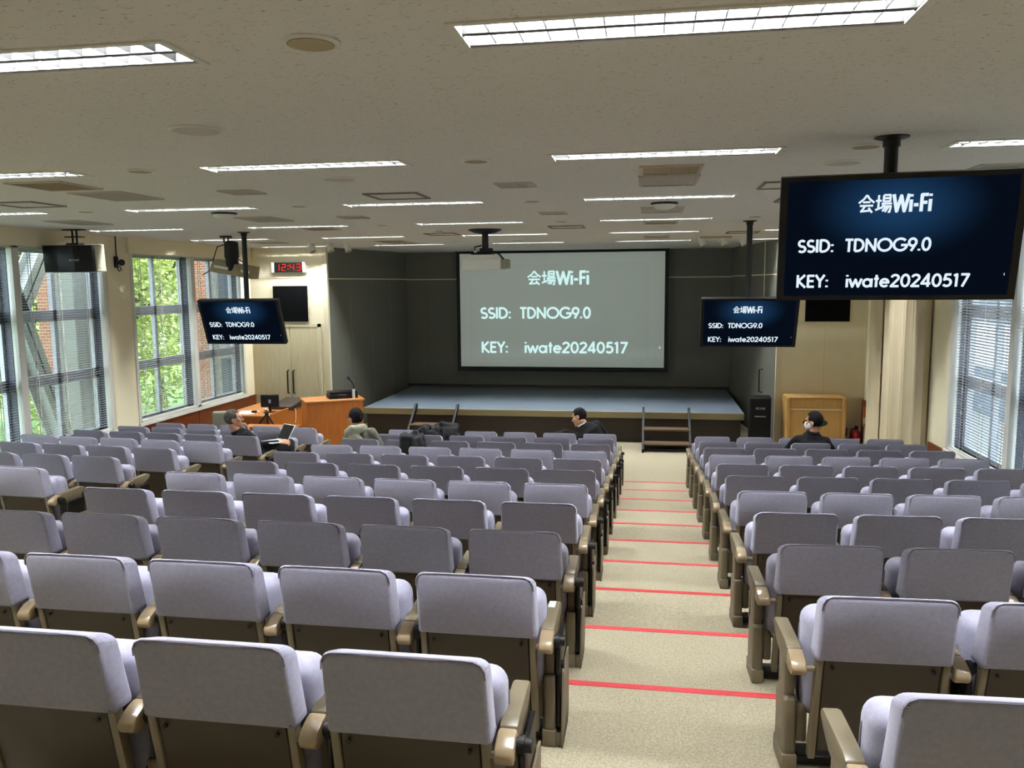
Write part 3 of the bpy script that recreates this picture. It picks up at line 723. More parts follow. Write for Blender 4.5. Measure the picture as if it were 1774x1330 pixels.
V = [(-4.24, 5.47, .44, .47, 'venttan', 'tan square ceiling grille, the nearest on the window side'), (.14, 5.60, .40, .42, 'venttan', 'tan ceiling grille above the aisle, between near lights'),
 (.15, 10.31, .41, .47, 'venttan', 'tan ceiling grille above the aisle, nearer the stage'), (-4.18, 10.25, .40, .44, 'venttan', 'tan ceiling grille left of the projector mount, near a light'),
 (-4.24, 13.5, .46, .5, 'venttan', 'tan ceiling grille near the window-side white spotlights'),
 (-4.23, 6.17, .45, .6, 'vent', 'grey ceiling panel just behind the tan window-side grille'), (.14, 6.17, .42, .6, 'vent', 'grey panel just behind the tan grille above the aisle'),
 (-4.17, 8.62, .42, .65, 'vent', 'grey ceiling panel behind the window-side white dome'), (.138, 8.586, .42, .63, 'vent', 'grey ceiling panel behind the white dome above the aisle'),
 (.137, 13.45, .41, .55, 'vent', 'grey ceiling panel above the aisle closest to the stage'), (-4.24, 14.15, .46, .5, 'vent', 'grey ceiling panel closest to the stage on the window side'),
 (-6.355, 8.54, .42, .63, 'vent', 'grey ceiling panel beside the hanging loudspeaker mount'), (-6.31, 13.24, .5, .5, 'vent', 'grey ceiling panel above the digital clock'),
 (-3.14, 6.15, .28, .28, 'vent', 'small grey square diffuser above the middle seats, window side, nearest'), (-.976, 6.175, .28, .28, 'vent', 'small grey square diffuser beside the aisle, nearest of its kind'),
 (-3.145, 8.65, .28, .28, 'vent', 'small grey square diffuser left of the projector mount'), (-.98, 8.685, .28, .28, 'vent', 'small grey square diffuser right of the projector mount'),
 (2.24, 5.94, .3, .3, 'vent', 'small grey diffuser partly hidden by the largest screen')]
for x, y, sx, sy, m, lb in V: vent(x, y, sx, sy, m, lb)
for x, y, lb in [(-2.05, 6.7, 'square outlined access hatch above the middle seats'), (-5.41, 6.6, 'square outlined access hatch on the window side'), (-1.04, 10.8, 'square outlined access hatch right of the projector'),
 (1.07, 6.65, 'square outlined access hatch beside the largest screen'), (1.365, 7.8, 'square outlined access hatch half behind the largest screen'), (1.37, 12.65, 'square outlined access hatch before the curtain-side spotlights'), (-2.95, 11.8, 'square outlined access hatch left behind the smoke detector')]:
    vent(x, y, .45, .45, 'hatch', lb, 'access hatch', False, 'ceiling_hatch')
def disc(x, y, r, label, kind):
    if kind == 'down':
        t = thing('downlight', label, 'downlight', (x, y, ZC), group='round downlights')
        MB().lathe([(r, 0), (r, -.006), (r*.80, -.010), (r*.76, -.002)], 28).obj('trim_ring', M['white'], t)
        MB().lathe([(r*.775, -.0105), (.004, -.0085)], 28).obj('reflector', M['venttan'], t)
    else:
        t = thing('ceiling_speaker', label, 'ceiling speaker', (x, y, ZC), group='round ceiling speakers')
        MB().lathe([(r, 0), (r, -.006), (r*.90, -.011), (r*.86, -.004)], 32).obj('rim', M['white'], t)
        MB().lathe([(r*.885, -.0108), (.004, -.013)], 32).obj('grille', M['vent'], t)
for x, y, lb in [(-1.02, 2.478, 'round recessed downlight nearest the camera'), (-1.02, 4.94, 'round downlight above the middle seats, second from the camera'), (-3.19, 4.9, 'round downlight between two near light fixtures, window side'),
 (-5.37, 7.33, 'round downlight nearest the hanging loudspeaker'), (-3.185, 7.32, 'round downlight window side of the square access hatch'), (-1.02, 7.38, 'round downlight between the two small diffusers by the aisle'),
 (-3.2, 9.81, 'round downlight window side of the projector mount'), (-1.016, 9.85, 'round downlight aisle side of the projector mount'), (1.174, 4.88, 'round downlight beside the largest screen pole'), (1.18, 9.68, 'round downlight above the small screen pole')]: disc(x, y, .09, lb, 'down')
for x, y, lb in [(-2.11, 3.70, 'round flush ceiling speaker nearest the camera'), (-2.11, 5.556, 'round flush ceiling speaker behind the nearest one'), (1.19, 5.506, 'round flush ceiling speaker above the largest screen'), (-2.13, 13.67, 'round flush ceiling speaker close above the projection screen'), (-3.18, 13.7, 'round flush ceiling speaker near the window-side spotlights')]: disc(x, y, .12, lb, 'spk')
for x, y, lb in [(-4.204, 7.83, 'white ceiling dome with black top on the window side'), (.146, 7.87, 'white ceiling dome with black top above the aisle')]:
    t = thing('ceiling_dome', lb, 'dome', (x, y, ZC), group='white ceiling domes')
    MB().lathe([(.125, .0), (.125, -.012), (.10, -.02)], 28).obj('base', M['black'], t)
    MB().lathe([(.105, -.018), (.10, -.035), (.075, -.055), (.03, -.066), (.003, -.068)], 28).obj('cover', M['white'], t)
t = thing('smoke_detector', 'small white round smoke detector beside the projector mount', 'smoke detector', (-2.72, 10.71, ZC))
MB().lathe([(.09, 0), (.09, -.02), (.06, -.03)], 24).obj('base', M['white'], t); MB().lathe([(.058, -.028), (.05, -.06), (.02, -.07)], 24).obj('sensor', M['vent'], t)

# track spotlights
def spot(x, y, label, lx, ly):
    t = thing('spotlight', label, 'spotlight', (x, y, ZC), group='white ceiling spotlights')
    MB().lathe([(.05, 0), (.05, -.015), (.012, -.018), (.012, -.05)], 16).obj('stem', M['white'], t)
    d = Vector((lx, ly, -.8)).normalized(); p = Vector((0, 0, -.06))
    b = MB(); b.cyl(p-d*.07, p+d*.09, .042, .058, 18); b.obj('lamp_head', M['white'], t)
    MB().cyl(p+d*.085, p+d*.095, .05, n=18).obj('lens', M['grey'], t)
    b = MB(); b.tube([p+Vector((-.065, 0, .02)), p+Vector((-.07, 0, -.02)), p+Vector((-.05, .02, -.03))], .006); b.tube([p+Vector((.065, 0, .02)), p+Vector((.07, 0, -.02)), p+Vector((.05, .02, -.03))], .006); b.obj('yoke', M['white'], t)
for k, (x, y, lb) in enumerate([(-5.80, 13.8, 'white ceiling spotlight, first from the windows of three'), (-5.47, 13.8, 'white ceiling spotlight, middle of the three near the clock'), (-5.15, 13.8, 'white ceiling spotlight, farthest from the windows of three by the clock'),
    (.86, 13.75, 'white ceiling spotlight on the curtain side nearest the projection screen'), (1.19, 13.78, 'white ceiling spotlight, middle of three on the curtain side'), (1.50, 13.78, 'white ceiling spotlight beside the small screen pole')]): spot(x, y, lb, .35, -.2)
o = MB().box(.82, 1.32, 13.66, 13.69, ZC-.03, ZC).obj('lighting_track', M['venttan'], smooth=False); tag(o, 'short tan lighting track between curtain-side spotlights', 'track')

# ------------------------------------------------------------------ hanging loudspeaker, stage light, small camera
def logo(mb, x, z, w_, h_, y): text_into(mb, 'BOSE', x-w_/2, x+w_/2, z-h_/2, z+h_/2, y, .16, .25)
t = thing('hanging_loudspeaker', 'black loudspeaker hanging from the ceiling before the window', 'loudspeaker', (-7.19, 9.45, .37), (math.radians(4), 0, math.radians(8)))
MB().prism([(-.33, .0), (-.31, -.05), (-.1, -.09), (.1, -.09), (.31, -.05), (.33, 0), (.30, .24), (-.30, .24)], -.165, .165, 'z', .008).obj('cabinet', M['black'], t)
MB().prism([(-.325, -.006), (-.30, -.056), (-.1, -.098), (.1, -.098), (.30, -.056), (.325, -.006)], -.150, .150, 'z', .006).obj('grille', M['blackgloss'], t)
for s_ in (-1, 1): MB().box(-.325, .325, -.03, .24, min(s_*.163, s_*.171), max(s_*.163, s_*.171)).obj('trim_plate', M['grey'], t, smooth=False)
MB().box(.318, .334, -.01, .22, -.16, .16, .003, 1).obj('end_plate', M['grey'], t)
b = MB(); logo(b, .10, -.015, .13, .022, -.1005); b.obj('logo', M['logo'], t, smooth=False)
p = thing('speaker_bracket', 'black ceiling bracket carrying the hanging loudspeaker', 'bracket', (-7.18, 9.55, ZC))
MB().box(-.13, .13, -.06, .06, -.012, 0).obj('ceiling_plate', M['blackmetal'], p, smooth=False)
b = MB(); b.cyl((-.03, 0, -.01), (-.03, 0, -.19), .012); b.cyl((.03, 0, -.01), (.03, 0, -.19), .012); b.obj('rod', M['blackmetal'], p)
MB().box(-.11, .11, -.05, .05, -.10, -.088).obj('cross_plate', M['blackmetal'], p, smooth=False)
MB().box(-.09, .09, -.06, .06, -.21, -.17, .006, 1).obj('clamp', M['blackmetal'], p)

t = thing('stage_light', 'black stage light with olive flood box hanging near the windows', 'stage light', (-6.07, 11.32, ZC))
MB().box(-.07, .07, -.05, .05, -.03, 0).obj('ceiling_plate', M['blackmetal'], t, smooth=False)
b = MB(); b.cyl((-.03, 0, -.02), (-.03, 0, -.10), .012); b.cyl((.035, 0, -.02), (.035, 0, -.10), .012); b.obj('hanger', M['blackmetal'], t)
MB().lathe([(.06, -.075), (.10, -.10), (.105, -.30), (.09, -.34), (.09, -.50), (.075, -.53)], 20, (.08, 0, 0)).obj('lamp_body', M['blackmetal'], t)
rot = Matrix.Rotation(math.radians(10), 4, 'Y')
b = MB(); b.prism([(-.10, -.08), (-.06, .085), (.12, .10), (.12, -.08)], -.31, .35, 'x', .006)
b.v = [tuple(rot @ Vector(v)+Vector((.09, 0, -.49))) for v in b.v]; b.obj('flood_box', M['venttan'], t)
for (x0, x1) in ((-.25, -.03), (.17, .30)):
    b = MB(); b.box(x0, x1, -.105, -.085, -.01, .028); b.v = [tuple(rot @ Vector(v)+Vector((.09, 0, -.49))) for v in b.v]; b.obj('lamp_strip', M['white'], t, smooth=False)
b = MB(); b.tube([(.0, -.02, -.12), (-.12, -.04, -.16), (-.17, -.05, -.30), (-.24, -.06, -.50), (-.36, -.06, -.56)], .008); b.obj('cable', M['black'], t)
b = MB(); b.tube([(.20, -.05, -.34), (.28, -.08, -.38), (.36, -.06, -.45)], .008); b.obj('cable', M['black'], t)
t = thing('security_camera', 'small black camera on the beige pillar between the windows', 'camera', (XL+.01, 10.93, .36))
MB().box(-.01, .03, -.03, .03, -.07, .09, .004, 1).obj('wall_plate', M['black'], t)
MB().cyl((.02, 0, .0), (.10, -.03, .0), .016).obj('arm', M['black'], t)
MB().ball((.13, -.05, 0), .048).obj('lens_housing', M['black'], t)
b = MB(); b.tube([(.06, 0, -.05), (.10, -.02, -.11), (.05, 0, -.12), (.02, .0, -.07)], .008); b.cyl((.006, .02, .08), (.006, .02, ZC-.36), .008); b.obj('cable', M['black'], t)

# ------------------------------------------------------------------ front walls: clock, black panels, doors
t = thing('digital_clock', 'red digital wall clock reading 12:43 above the cupboard doors', 'clock', (-6.79, YF-.03, .363))
MB().box(-.34, .34, -.02, .03, -.095, .095, .006, 1).obj('case', M['black'], t)
for s_ in (-1, 1): MB().box(min(s_*.285, s_*.345), max(s_*.285, s_*.345), -.028, .028, -.098, .098, .005, 1).obj('end_cap', M['white'], t)
SEG = {'1': 'bc', '2': 'abged', '4': 'fgbc', '3': 'abgcd'}
b = MB(); hw, hh, tt = .036, .058, .006
for ch, x in (('1', -.222), ('2', -.095), ('4', .075), ('3', .205)):
    for sgm in SEG[ch]:
        r = {'a': (-hw, hw, hh-tt, hh+tt), 'd': (-hw, hw, -hh-tt, -hh+tt), 'g': (-hw, hw, -tt, tt), 'b': (hw-tt, hw+tt, 0, hh), 'c': (hw-tt, hw+tt, -hh, 0), 'f': (-hw-tt, -hw+tt, 0, hh), 'e': (-hw-tt, -hw+tt, -hh, 0)}[sgm]
        b.box(x+r[0], x+r[1], -.024, -.020, r[2], r[3])
for z in (-.03, .03): b.box(-.012, .008, -.024, -.020, z-.010, z+.010)
b.obj('digits', M['redled'], t, smooth=False)
def bpanel(label, x0, x1, z0, z1, y):
    t = thing('wall_board', label, 'board', ((x0+x1)/2, y, (z0+z1)/2), group='black wall boards'); w_, h_ = (x1-x0)/2, (z1-z0)/2
    MB().box(-w_, w_, -.05, 0, -h_, h_, .006, 1).obj('board', M['boardblack'], t); MB().box(-w_-.012, w_+.012, -.03, 0, -h_-.012, h_+.012, .003, 1).obj('frame', M['trim'], t)
bpanel('square black wall board under the digital clock', -7.13, -6.43, -.675, .01, YF)
bpanel('square black wall board above the pale wooden podium', 2.65, 3.37, -.665, .02, 14.66)
# double cupboard doors on the left
d = struct(link('door_1', None)); zt = -.78
for (x0, x1) in ((-7.58, -6.83), (-6.815, -6.26)): MB().box(x0, x1, YF-.03, YF, FZ+.01, zt, .003, 1).obj('leaf', M['doorwood'], d)
b = MB()
for q in ((-6.255, -6.20, FZ, zt+.06), (-7.6, -7.585, FZ, zt+.06)): b.box(q[0], q[1], YF-.035, YF, q[2], q[3])
b.box(-7.6, -6.20, YF-.035, YF, zt, zt+.06); b.obj('door_frame', M['trim'], d, smooth=False)
for x in (-6.88, -6.765):
    b = MB(); b.tube([(x, YF-.03, -1.62), (x, YF-.085, -1.63), (x, YF-.085, -2.06), (x, YF-.03, -2.07)], .014); b.obj('handle', M['black'], d)
# door in the curtain-side stage wing
d = struct(link('door_2', None)); pv = Vector((2.24, 14.66, 0)); qv = Vector((1.79, YB, 0)); dr = (qv-pv).normalized(); nn = Vector((-dr.y, dr.x, 0))
def fl(b, a, c, n0, n1, z0, z1):
    p0, p1 = pv+dr*a, pv+dr*c
    b.prism([tuple((p0+nn*n0).xy), tuple((p1+nn*n0).xy), tuple((p1+nn*n1).xy), tuple((p0+nn*n1).xy)], z0, z1, 'z')
b = MB(); fl(b, .12, 1.02, .0, .02, FZ, -.85); b.obj('leaf', M['wing'], d, smooth=False)
b = MB(); fl(b, 1.03, 1.05, .0, .012, FZ, ZC); b.obj('door_frame', M['trim'], d, smooth=False)
hp = pv+dr*.93+nn*.02; b = MB(); b.tube([hp+Vector((0, 0, -1.58)), hp+nn*.06+Vector((0, 0, -1.59)), hp+nn*.06+Vector((0, 0, -2.0)), hp+Vector((0, 0, -2.01))], .013)
hp2 = hp-dr*.07
b.obj('handle', M['black'], d)

# ------------------------------------------------------------------ stage and its steps
t = thing('stage', 'low stage platform with blue-grey top before the projection screen', 'stage', (-1.8, 14.9, FZ))
MB().box(-3.53, 3.52, 0, YB-14.915, SZ-FZ-.03, SZ-FZ).obj('stage_top', M['stagetop'], t, smooth=False)
MB().box(-3.53, 3.52, -.025, .02, SZ-FZ-.115, SZ-FZ+.004, .006, 1).obj('front_edge', M['stagetrim'], t)
MB().box(-3.48, 3.47, .05, YB-14.915, 0, SZ-FZ-.03).obj('front_panel', M['stagefront'], t, smooth=False)
def stairs(x, label):
    t = thing('stage_steps', label, 'steps', (x, 14.9, FZ), group='dark stage steps')
    for s_ in (-1, 1):
        b = MB(); xx = s_*.40; b.prism([(-.92, 0), (-.84, 0), (-.02, .60), (-.02, .66), (-.10, .66), (-.92, .06)], xx-.02, xx+.02, bev=.004); b.obj('stringer', M['blackmetal'], t)
    for k, (y, z) in enumerate([(-.72, .15), (-.44, .35)]):
        b = MB(); b.box(-.40, .40, y-.13, y+.13, z-.03, z, .004, 1); b.obj('tread', M['stair'], t)
    MB().box(-.38, .38, -.80, -.25, .01, .05).obj('under_shadow', M['blackmetal'], t, smooth=False)  # dark slab standing in for the shadow beneath the steps
stairs(-3.87, 'dark wooden stage steps behind the draped black jacket'); stairs(.355, 'dark wooden stage steps at the end of the red-taped aisle')

# ------------------------------------------------------------------ tower speaker, podium, extinguisher, sign
t = thing('tower_loudspeaker', 'black tower loudspeaker standing beside the stage and wing door', 'loudspeaker', (1.93, 14.5, FZ), (0, 0, math.radians(-4)))
MB().box(-.18, .18, -.16, .18, 0, .93, .012, 2).obj('cabinet', M['black'], t)
MB().box(-.165, .165, -.172, -.158, .05, .915, .004, 1).obj('grille', M['blackgloss'], t)
b = MB(); logo(b, 0, .745, .16, .035, -.1735); b.obj('logo', M['logo'], t, smooth=False)
MB().box(-.09, .09, -.176, -.170, .60, .612).obj('badge_bar', M['logo'], t, smooth=False)
t = thing('podium', 'pale wooden podium with dark green emblem behind the masked person', 'podium', (2.78, 14.25, FZ))
b = MB(); b.box(-.40, .44, 0, .36, 0, .93, .006, 1); b.obj('body', M['pale'], t)
for s_ in (-1, 1): MB().box(.02+s_*.45-.035, .02+s_*.45+.035, -.06, .38, 0, .95, .02, 3).obj('side_panel', M['pale'], t)
MB().box(-.46, .50, -.03, .40, .93, .965, .008, 1).obj('top', M['pale'], t)
MB().box(-.40, .44, -.02, .005, .745, .765).obj('groove_bar', M['trim'], t, smooth=False)
b = MB(); b.prism([(.02+.20*math.cos(k*math.pi/10), .53+.075*math.sin(k*math.pi/10)) for k in range(20)], -.018, .002, 'y', .004); b.obj('emblem', M['green'], t)
t = thing('fire_extinguisher', 'red fire extinguisher on the floor by the curtain', 'fire extinguisher', (3.50, 14.42, FZ))
MB().lathe([(.075, 0), (.08, .02), (.08, .30), (.07, .35), (.03, .39), (.025, .42)], 20).obj('cylinder', M['extred'], t)
MB().box(-.02, .02, -.06, .03, .42, .46, .004, 1).obj('valve', M['black'], t)
b = MB(); b.tube([(0, -.02, .43), (-.09, -.03, .40), (-.10, -.03, .25), (-.085, -.03, .12)], .011); b.obj('hose', M['black'], t)
b = MB(); b.box(-.045, .045, -.0825, -.078, .10, .26, .002, 1); b.obj('label_plate', M['white'], t)
t = thing('extinguisher_sign', 'narrow orange and white sign on a pole beside the fire extinguisher', 'sign', (3.60, 14.30, FZ))
MB().cyl((0, 0, .01), (0, 0, .5), .009).obj('pole', M['white'], t); MB().lathe([(.09, 0), (.09, .012), (.015, .02)], 20).obj('base', M['white'], t)
MB().box(-.035, .035, -.012, .008, .48, .80, .003, 1).obj('sign_board', M['orangesign'], t); MB().box(-.028, .028, -.014, -.011, .52, .62).obj('sign_panel', M['white'], t, smooth=False)
t = thing('wall_outlet', 'small dark wall outlet box beside the fire extinguisher', 'outlet', (3.36, 14.66, -2.555))
MB().box(-.045, .045, -.03, 0, -.07, .07, .005, 1).obj('box', M['black'], t); MB().box(-.025, .025, -.033, -.029, -.03, .05).obj('plate', M['trim'], t, smooth=False)

# ------------------------------------------------------------------ curtains
def curtain(label, y0, y1, amp, nw, x):
    t = thing('curtain', label, 'curtain', (x, (y0+y1)/2, FZ), group='beige curtains'); L = y1-y0; n = nw*14; vs = []
    rnd = random.Random(int(y0*10)); ph = [rnd.uniform(0, 6.28) for _ in range(4)]
    Z = [0.02, .8, 1.6, 2.4, 3.35]
    for side in (0, 1):
        for z in Z:
            for k in range(n+1):
                u = k/n; a = amp*(.75+.25*math.sin(3.1*u*6.28+ph[0])); q = u*nw*2*math.pi+.5*math.sin(u*9+ph[1])
                vs.append((a*math.sin(q)+.004*math.sin(z*2+q)-(.006 if side else 0), -L/2+L*u+.012*math.sin(2*q), z))
    m = n+1; o = m*len(Z); fs = []
    for j in range(len(Z)-1):
        for k in range(n):
            a = j*m+k; fs.append((a, a+1, a+m+1, a+m)); fs.append((o+a, o+a+m, o+a+m+1, o+a+1))
    for j in range(len(Z)-1):
        for k in (0, n): a = j*m+k; fs.append((a, a+m, o+a+m, o+a))
    b = MB(); b.add(vs, fs); b.obj('cloth', M['curtain'], t, angle=180)
    MB().box(-.03, .03, -L/2, L/2, 3.35, 3.38).obj('curtain_rail', M['offwhite'], t, smooth=False)
curtain('beige pleated curtain hanging on the curtain-side wall beside the pillar', 11.33, 13.10, .075, 10, XR-.085)
curtain('narrow bunched beige curtain beside the extinguisher sign', 13.38, 13.95, .05, 2, XR-.085)

# ------------------------------------------------------------------ lectern, control desk and gear
def lec():
    p0, p1 = Vector((-5.24, 12.02, 0)), Vector((-4.48, 12.49, 0)); c = (p0+p1)/2; ang = math.atan2(p1.y-p0.y, p1.x-p0.x)
    t = thing('lectern', 'orange wooden lectern carrying a black case and gooseneck microphone', 'lectern', (c.x, c.y, FZ), (0, 0, ang)); hw_ = (p1-p0).length/2
    MB().box(-hw_, hw_, 0, .03, 0, 1.05, .004, 1).obj('front_panel', M['orange'], t)
    for s_ in (-1, 1): MB().box(s_*hw_-(.03 if s_ > 0 else 0), s_*hw_+(0 if s_ > 0 else .03), .03, .50, 0, 1.05, .004, 1).obj('side_panel', M['orange'], t)
    MB().box(-hw_-.015, hw_+.03, -.02, .52, 1.05, 1.085, .008, 1).obj('top', M['orangex'], t)
    return t, c, ang
lt, lc, la = lec()
t = thing('black_case', 'flat black equipment case lying on the orange lectern', 'case', (lc.x-.04, lc.y+.24, FZ+1.085), (0, 0, la))
MB().box(-.16, .30, -.14, .14, .0, .07, .008, 1).obj('body', M['black'], t); MB().box(-.155, .295, -.135, .135, .07, .11, .012, 2).obj('lid', M['blackgloss'], t)
t = thing('gooseneck_microphone', 'gooseneck microphone on a white base at the lectern edge', 'microphone', (lc.x+.245, lc.y+.20, FZ+1.085))
MB().cyl((0, 0, 0), (0, 0, .15), .022).obj('stem_base', M['white'], t)
b = MB(); b.tube([(0, 0, .15), (.005, 0, .21), (-.03, 0, .27), (-.06, -.01, .31)], .009); b.obj('gooseneck', M['black'], t)
MB().capsule((-.06, -.01, .31), (-.075, -.015, .335), .018, .022).obj('capsule', M['black'], t)
t = thing('control_desk', 'orange wooden control desk against the window wall behind the lectern', 'desk', (-6.5, 12.5, FZ))
MB().box(-.42, .42, 0, .03, 0, .74, .003, 1).obj('front_panel', M['orange'], t); MB().box(.42, .45, 0, 1.5, 0, .80, .003, 1).obj('side_panel', M['orange'], t)
MB().box(-.42, -.39, .03, 1.5, 0, .74, .003, 1).obj('side_panel', M['orange'], t); MB().box(-.45, .42, -.02, 1.5, .74, .77, .005, 1).obj('top', M['orangex'], t)
t = thing('side_table', 'low orange table top between the lectern and the window block', 'table', (-5.80, 12.02, FZ))
MB().box(-.46, .42, -.12, .14, .66, .69, .004, 1).obj('top', M['orangex'], t)
for s_ in (-1, 1): MB().box(s_*.42-.02-(.03 if s_ < 0 else .03), s_*.42-.01-(.0 if s_ < 0 else .03), -.10, .12, 0, .66).obj('leg', M['orange'], t, smooth=False)
t = thing('monitor', 'black monitor seen from behind on the control desk', 'monitor', (-6.24, 12.85, FZ+.77), (0, 0, math.radians(14)))
MB().box(-.15, .15, -.02, .015, .09, .30, .008, 1).obj('display', M['black'], t); MB().box(-.02, .02, -.015, .01, 0, .1).obj('stand', M['black'], t, smooth=False)
MB().box(-.10, .10, -.08, .08, 0, .012, .004, 1).obj('foot', M['black'], t); MB().box(-.02, .02, -.023, -.02, .16, .22).obj('badge', M['chrome'], t, smooth=False)
t = thing('mixing_console', 'brown mixing console on the control desk beside the monitor', 'mixer', (-6.22, 13.5, FZ+.77))
MB().prism([(-.35, 0), (.38, 0), (.38, .12), (-.35, .05)], -.2, .2, bev=.004).obj('body', M['brown'], t)
for k in range(6): MB().box(-.16+k*.06, -.145+k*.06, -.05, -.02, .085, .10).obj('knob', M['tan'], t, smooth=False)
t = thing('paper_stack', 'loose white papers lying on the control desk', 'papers', (-6.62, 12.78, FZ+.77))
for k in range(3):
    b = MB(); b.box(-.14, .14, -.2, .2, .002*k, .002*k+.0015, rot=Matrix.Rotation(.2*k-.1, 4, 'Z')); b.obj('sheet', M['white'], t, smooth=False)
o = MB().box(-.04, .04, -.03, .03, 0, .035, .008, 2).obj('computer_mouse', M['black']); o.location = (-6.48, 12.75, FZ+.776); tag(o, 'small dark object resting on the papers of the control desk', 'mouse')
o = MB().tube([(0, 0, .80), (.03, .0, .72), (.035, -.02, .6), (.02, -.02, .52)], .006).obj('white_cable', M['white']); o.location = (-6.04, 13.35, FZ); tag(o, 'white cable hanging down the desk side panel', 'cable')
t = thing('tripod', 'small black tripod standing before the control desk', 'tripod', (-6.03, 12.28, FZ))
for k in range(3):
    a = (3.3, -.15, 1.57)[k]; rr = (.62, .62, .17)[k]; MB().cyl((0, 0, .84), (rr*math.cos(a), rr*math.sin(a), 0), .012).obj('leg', M['black'], t)
MB().lathe([(.03, .80), (.03, .86), (.012, .88), (.012, .90)], 12).obj('head', M['black'], t); MB().ball((-.02, 0, .905), .022).obj('camera_ball', M['white'], t)
t = thing('office_chair', 'grey vinyl office chair by the window wall behind the grey-haired man', 'chair', (-6.56, 11.95, FZ), (0, 0, .5))
MB().box(-.20, .20, -.05, .03, .46, .94, .035, 3, lambda v: (v.x, v.y-.15*(v.z-.46), v.z)).obj('backrest', M['grey'], t, angle=180)
MB().box(-.21, .21, -.02, .40, .38, .47, .03, 3).obj('seat', M['grey'], t, angle=180); MB().cyl((0, .2, .08), (0, .2, .38), .025).obj('post', M['black'], t)
for k in range(5):
    a = k*1.2566; b = MB(); b.cyl((0, .2, .10), (.25*math.cos(a), .2+.25*math.sin(a), .07), .018, .014); lg = b.obj('leg', M['black'], t)
    MB().cyl((.25*math.cos(a)-.012, .2+.25*math.sin(a), .028), (.25*math.cos(a)+.012, .2+.25*math.sin(a), .028), .028).obj('caster', M['black'], lg)

# ------------------------------------------------------------------ people
def remesh(mb, name, m, vox, it=4, noise=0, ns=12):
    me = mb.mesh('raw', m, smooth=False); o = bpy.data.objects.new('raw', me); COL.objects.link(o)
    r = o.modifiers.new('r', 'REMESH'); r.mode = 'VOXEL'; r.voxel_size = vox; r.use_smooth_shade = True
    s_ = o.modifiers.new('s', 'SMOOTH'); s_.factor = .5; s_.iterations = it
    dg = bpy.context.evaluated_depsgraph_get(); out = bpy.data.meshes.new_from_object(o.evaluated_get(dg), depsgraph=dg)
    bpy.data.objects.remove(o); bpy.data.meshes.remove(me); out.name = name
    if noise:
        from mathutils import noise as N
        for v in out.vertices:
            d = N.noise_vector(v.co*ns)*noise; v.co += d
    out.shade_smooth(); return out
def hand(mb, wrist, d, up, curl=.6, s=1.0, side=1):
    # d: pointing direction, up: back of the hand
    d = Vector(d).normalized(); up = Vector(up); up = (up-d*up.dot(d)).normalized(); rt = d.cross(up)*side; w_ = Vector(wrist)
    mb.loft([(w_, rt*.024, up*.018), (w_+d*.03, rt*.032, up*.017), (w_+d*.075*s, rt*.040, up*.014), (w_+d*.088*s, rt*.036, up*.010)], 14)
    for k, (o_, L) in enumerate(((-.031, .075), (-.0105, .084), (.0105, .078), (.030, .062))):
        p = w_+d*.080*s+rt*o_; a = curl*.5
        for q, f_ in enumerate((.45, .32, .26)):
            dd = d*math.cos(a)-up*math.sin(a); e = p+(dd+rt*o_*1.2)*L*f_
            mb.capsule(p, e, .0088-.0008*q, .0082-.0008*q, 8); p = e; a += curl
    p = w_+d*.028-rt*.030; e = p+(d*.75-rt*.55-up*.25).normalized()*.042; mb.capsule(p, e, .0125, .0105, 8); mb.capsule(e, e+(d*.95-rt*.1-up*.3).normalized()*.032, .0105, .009, 8)
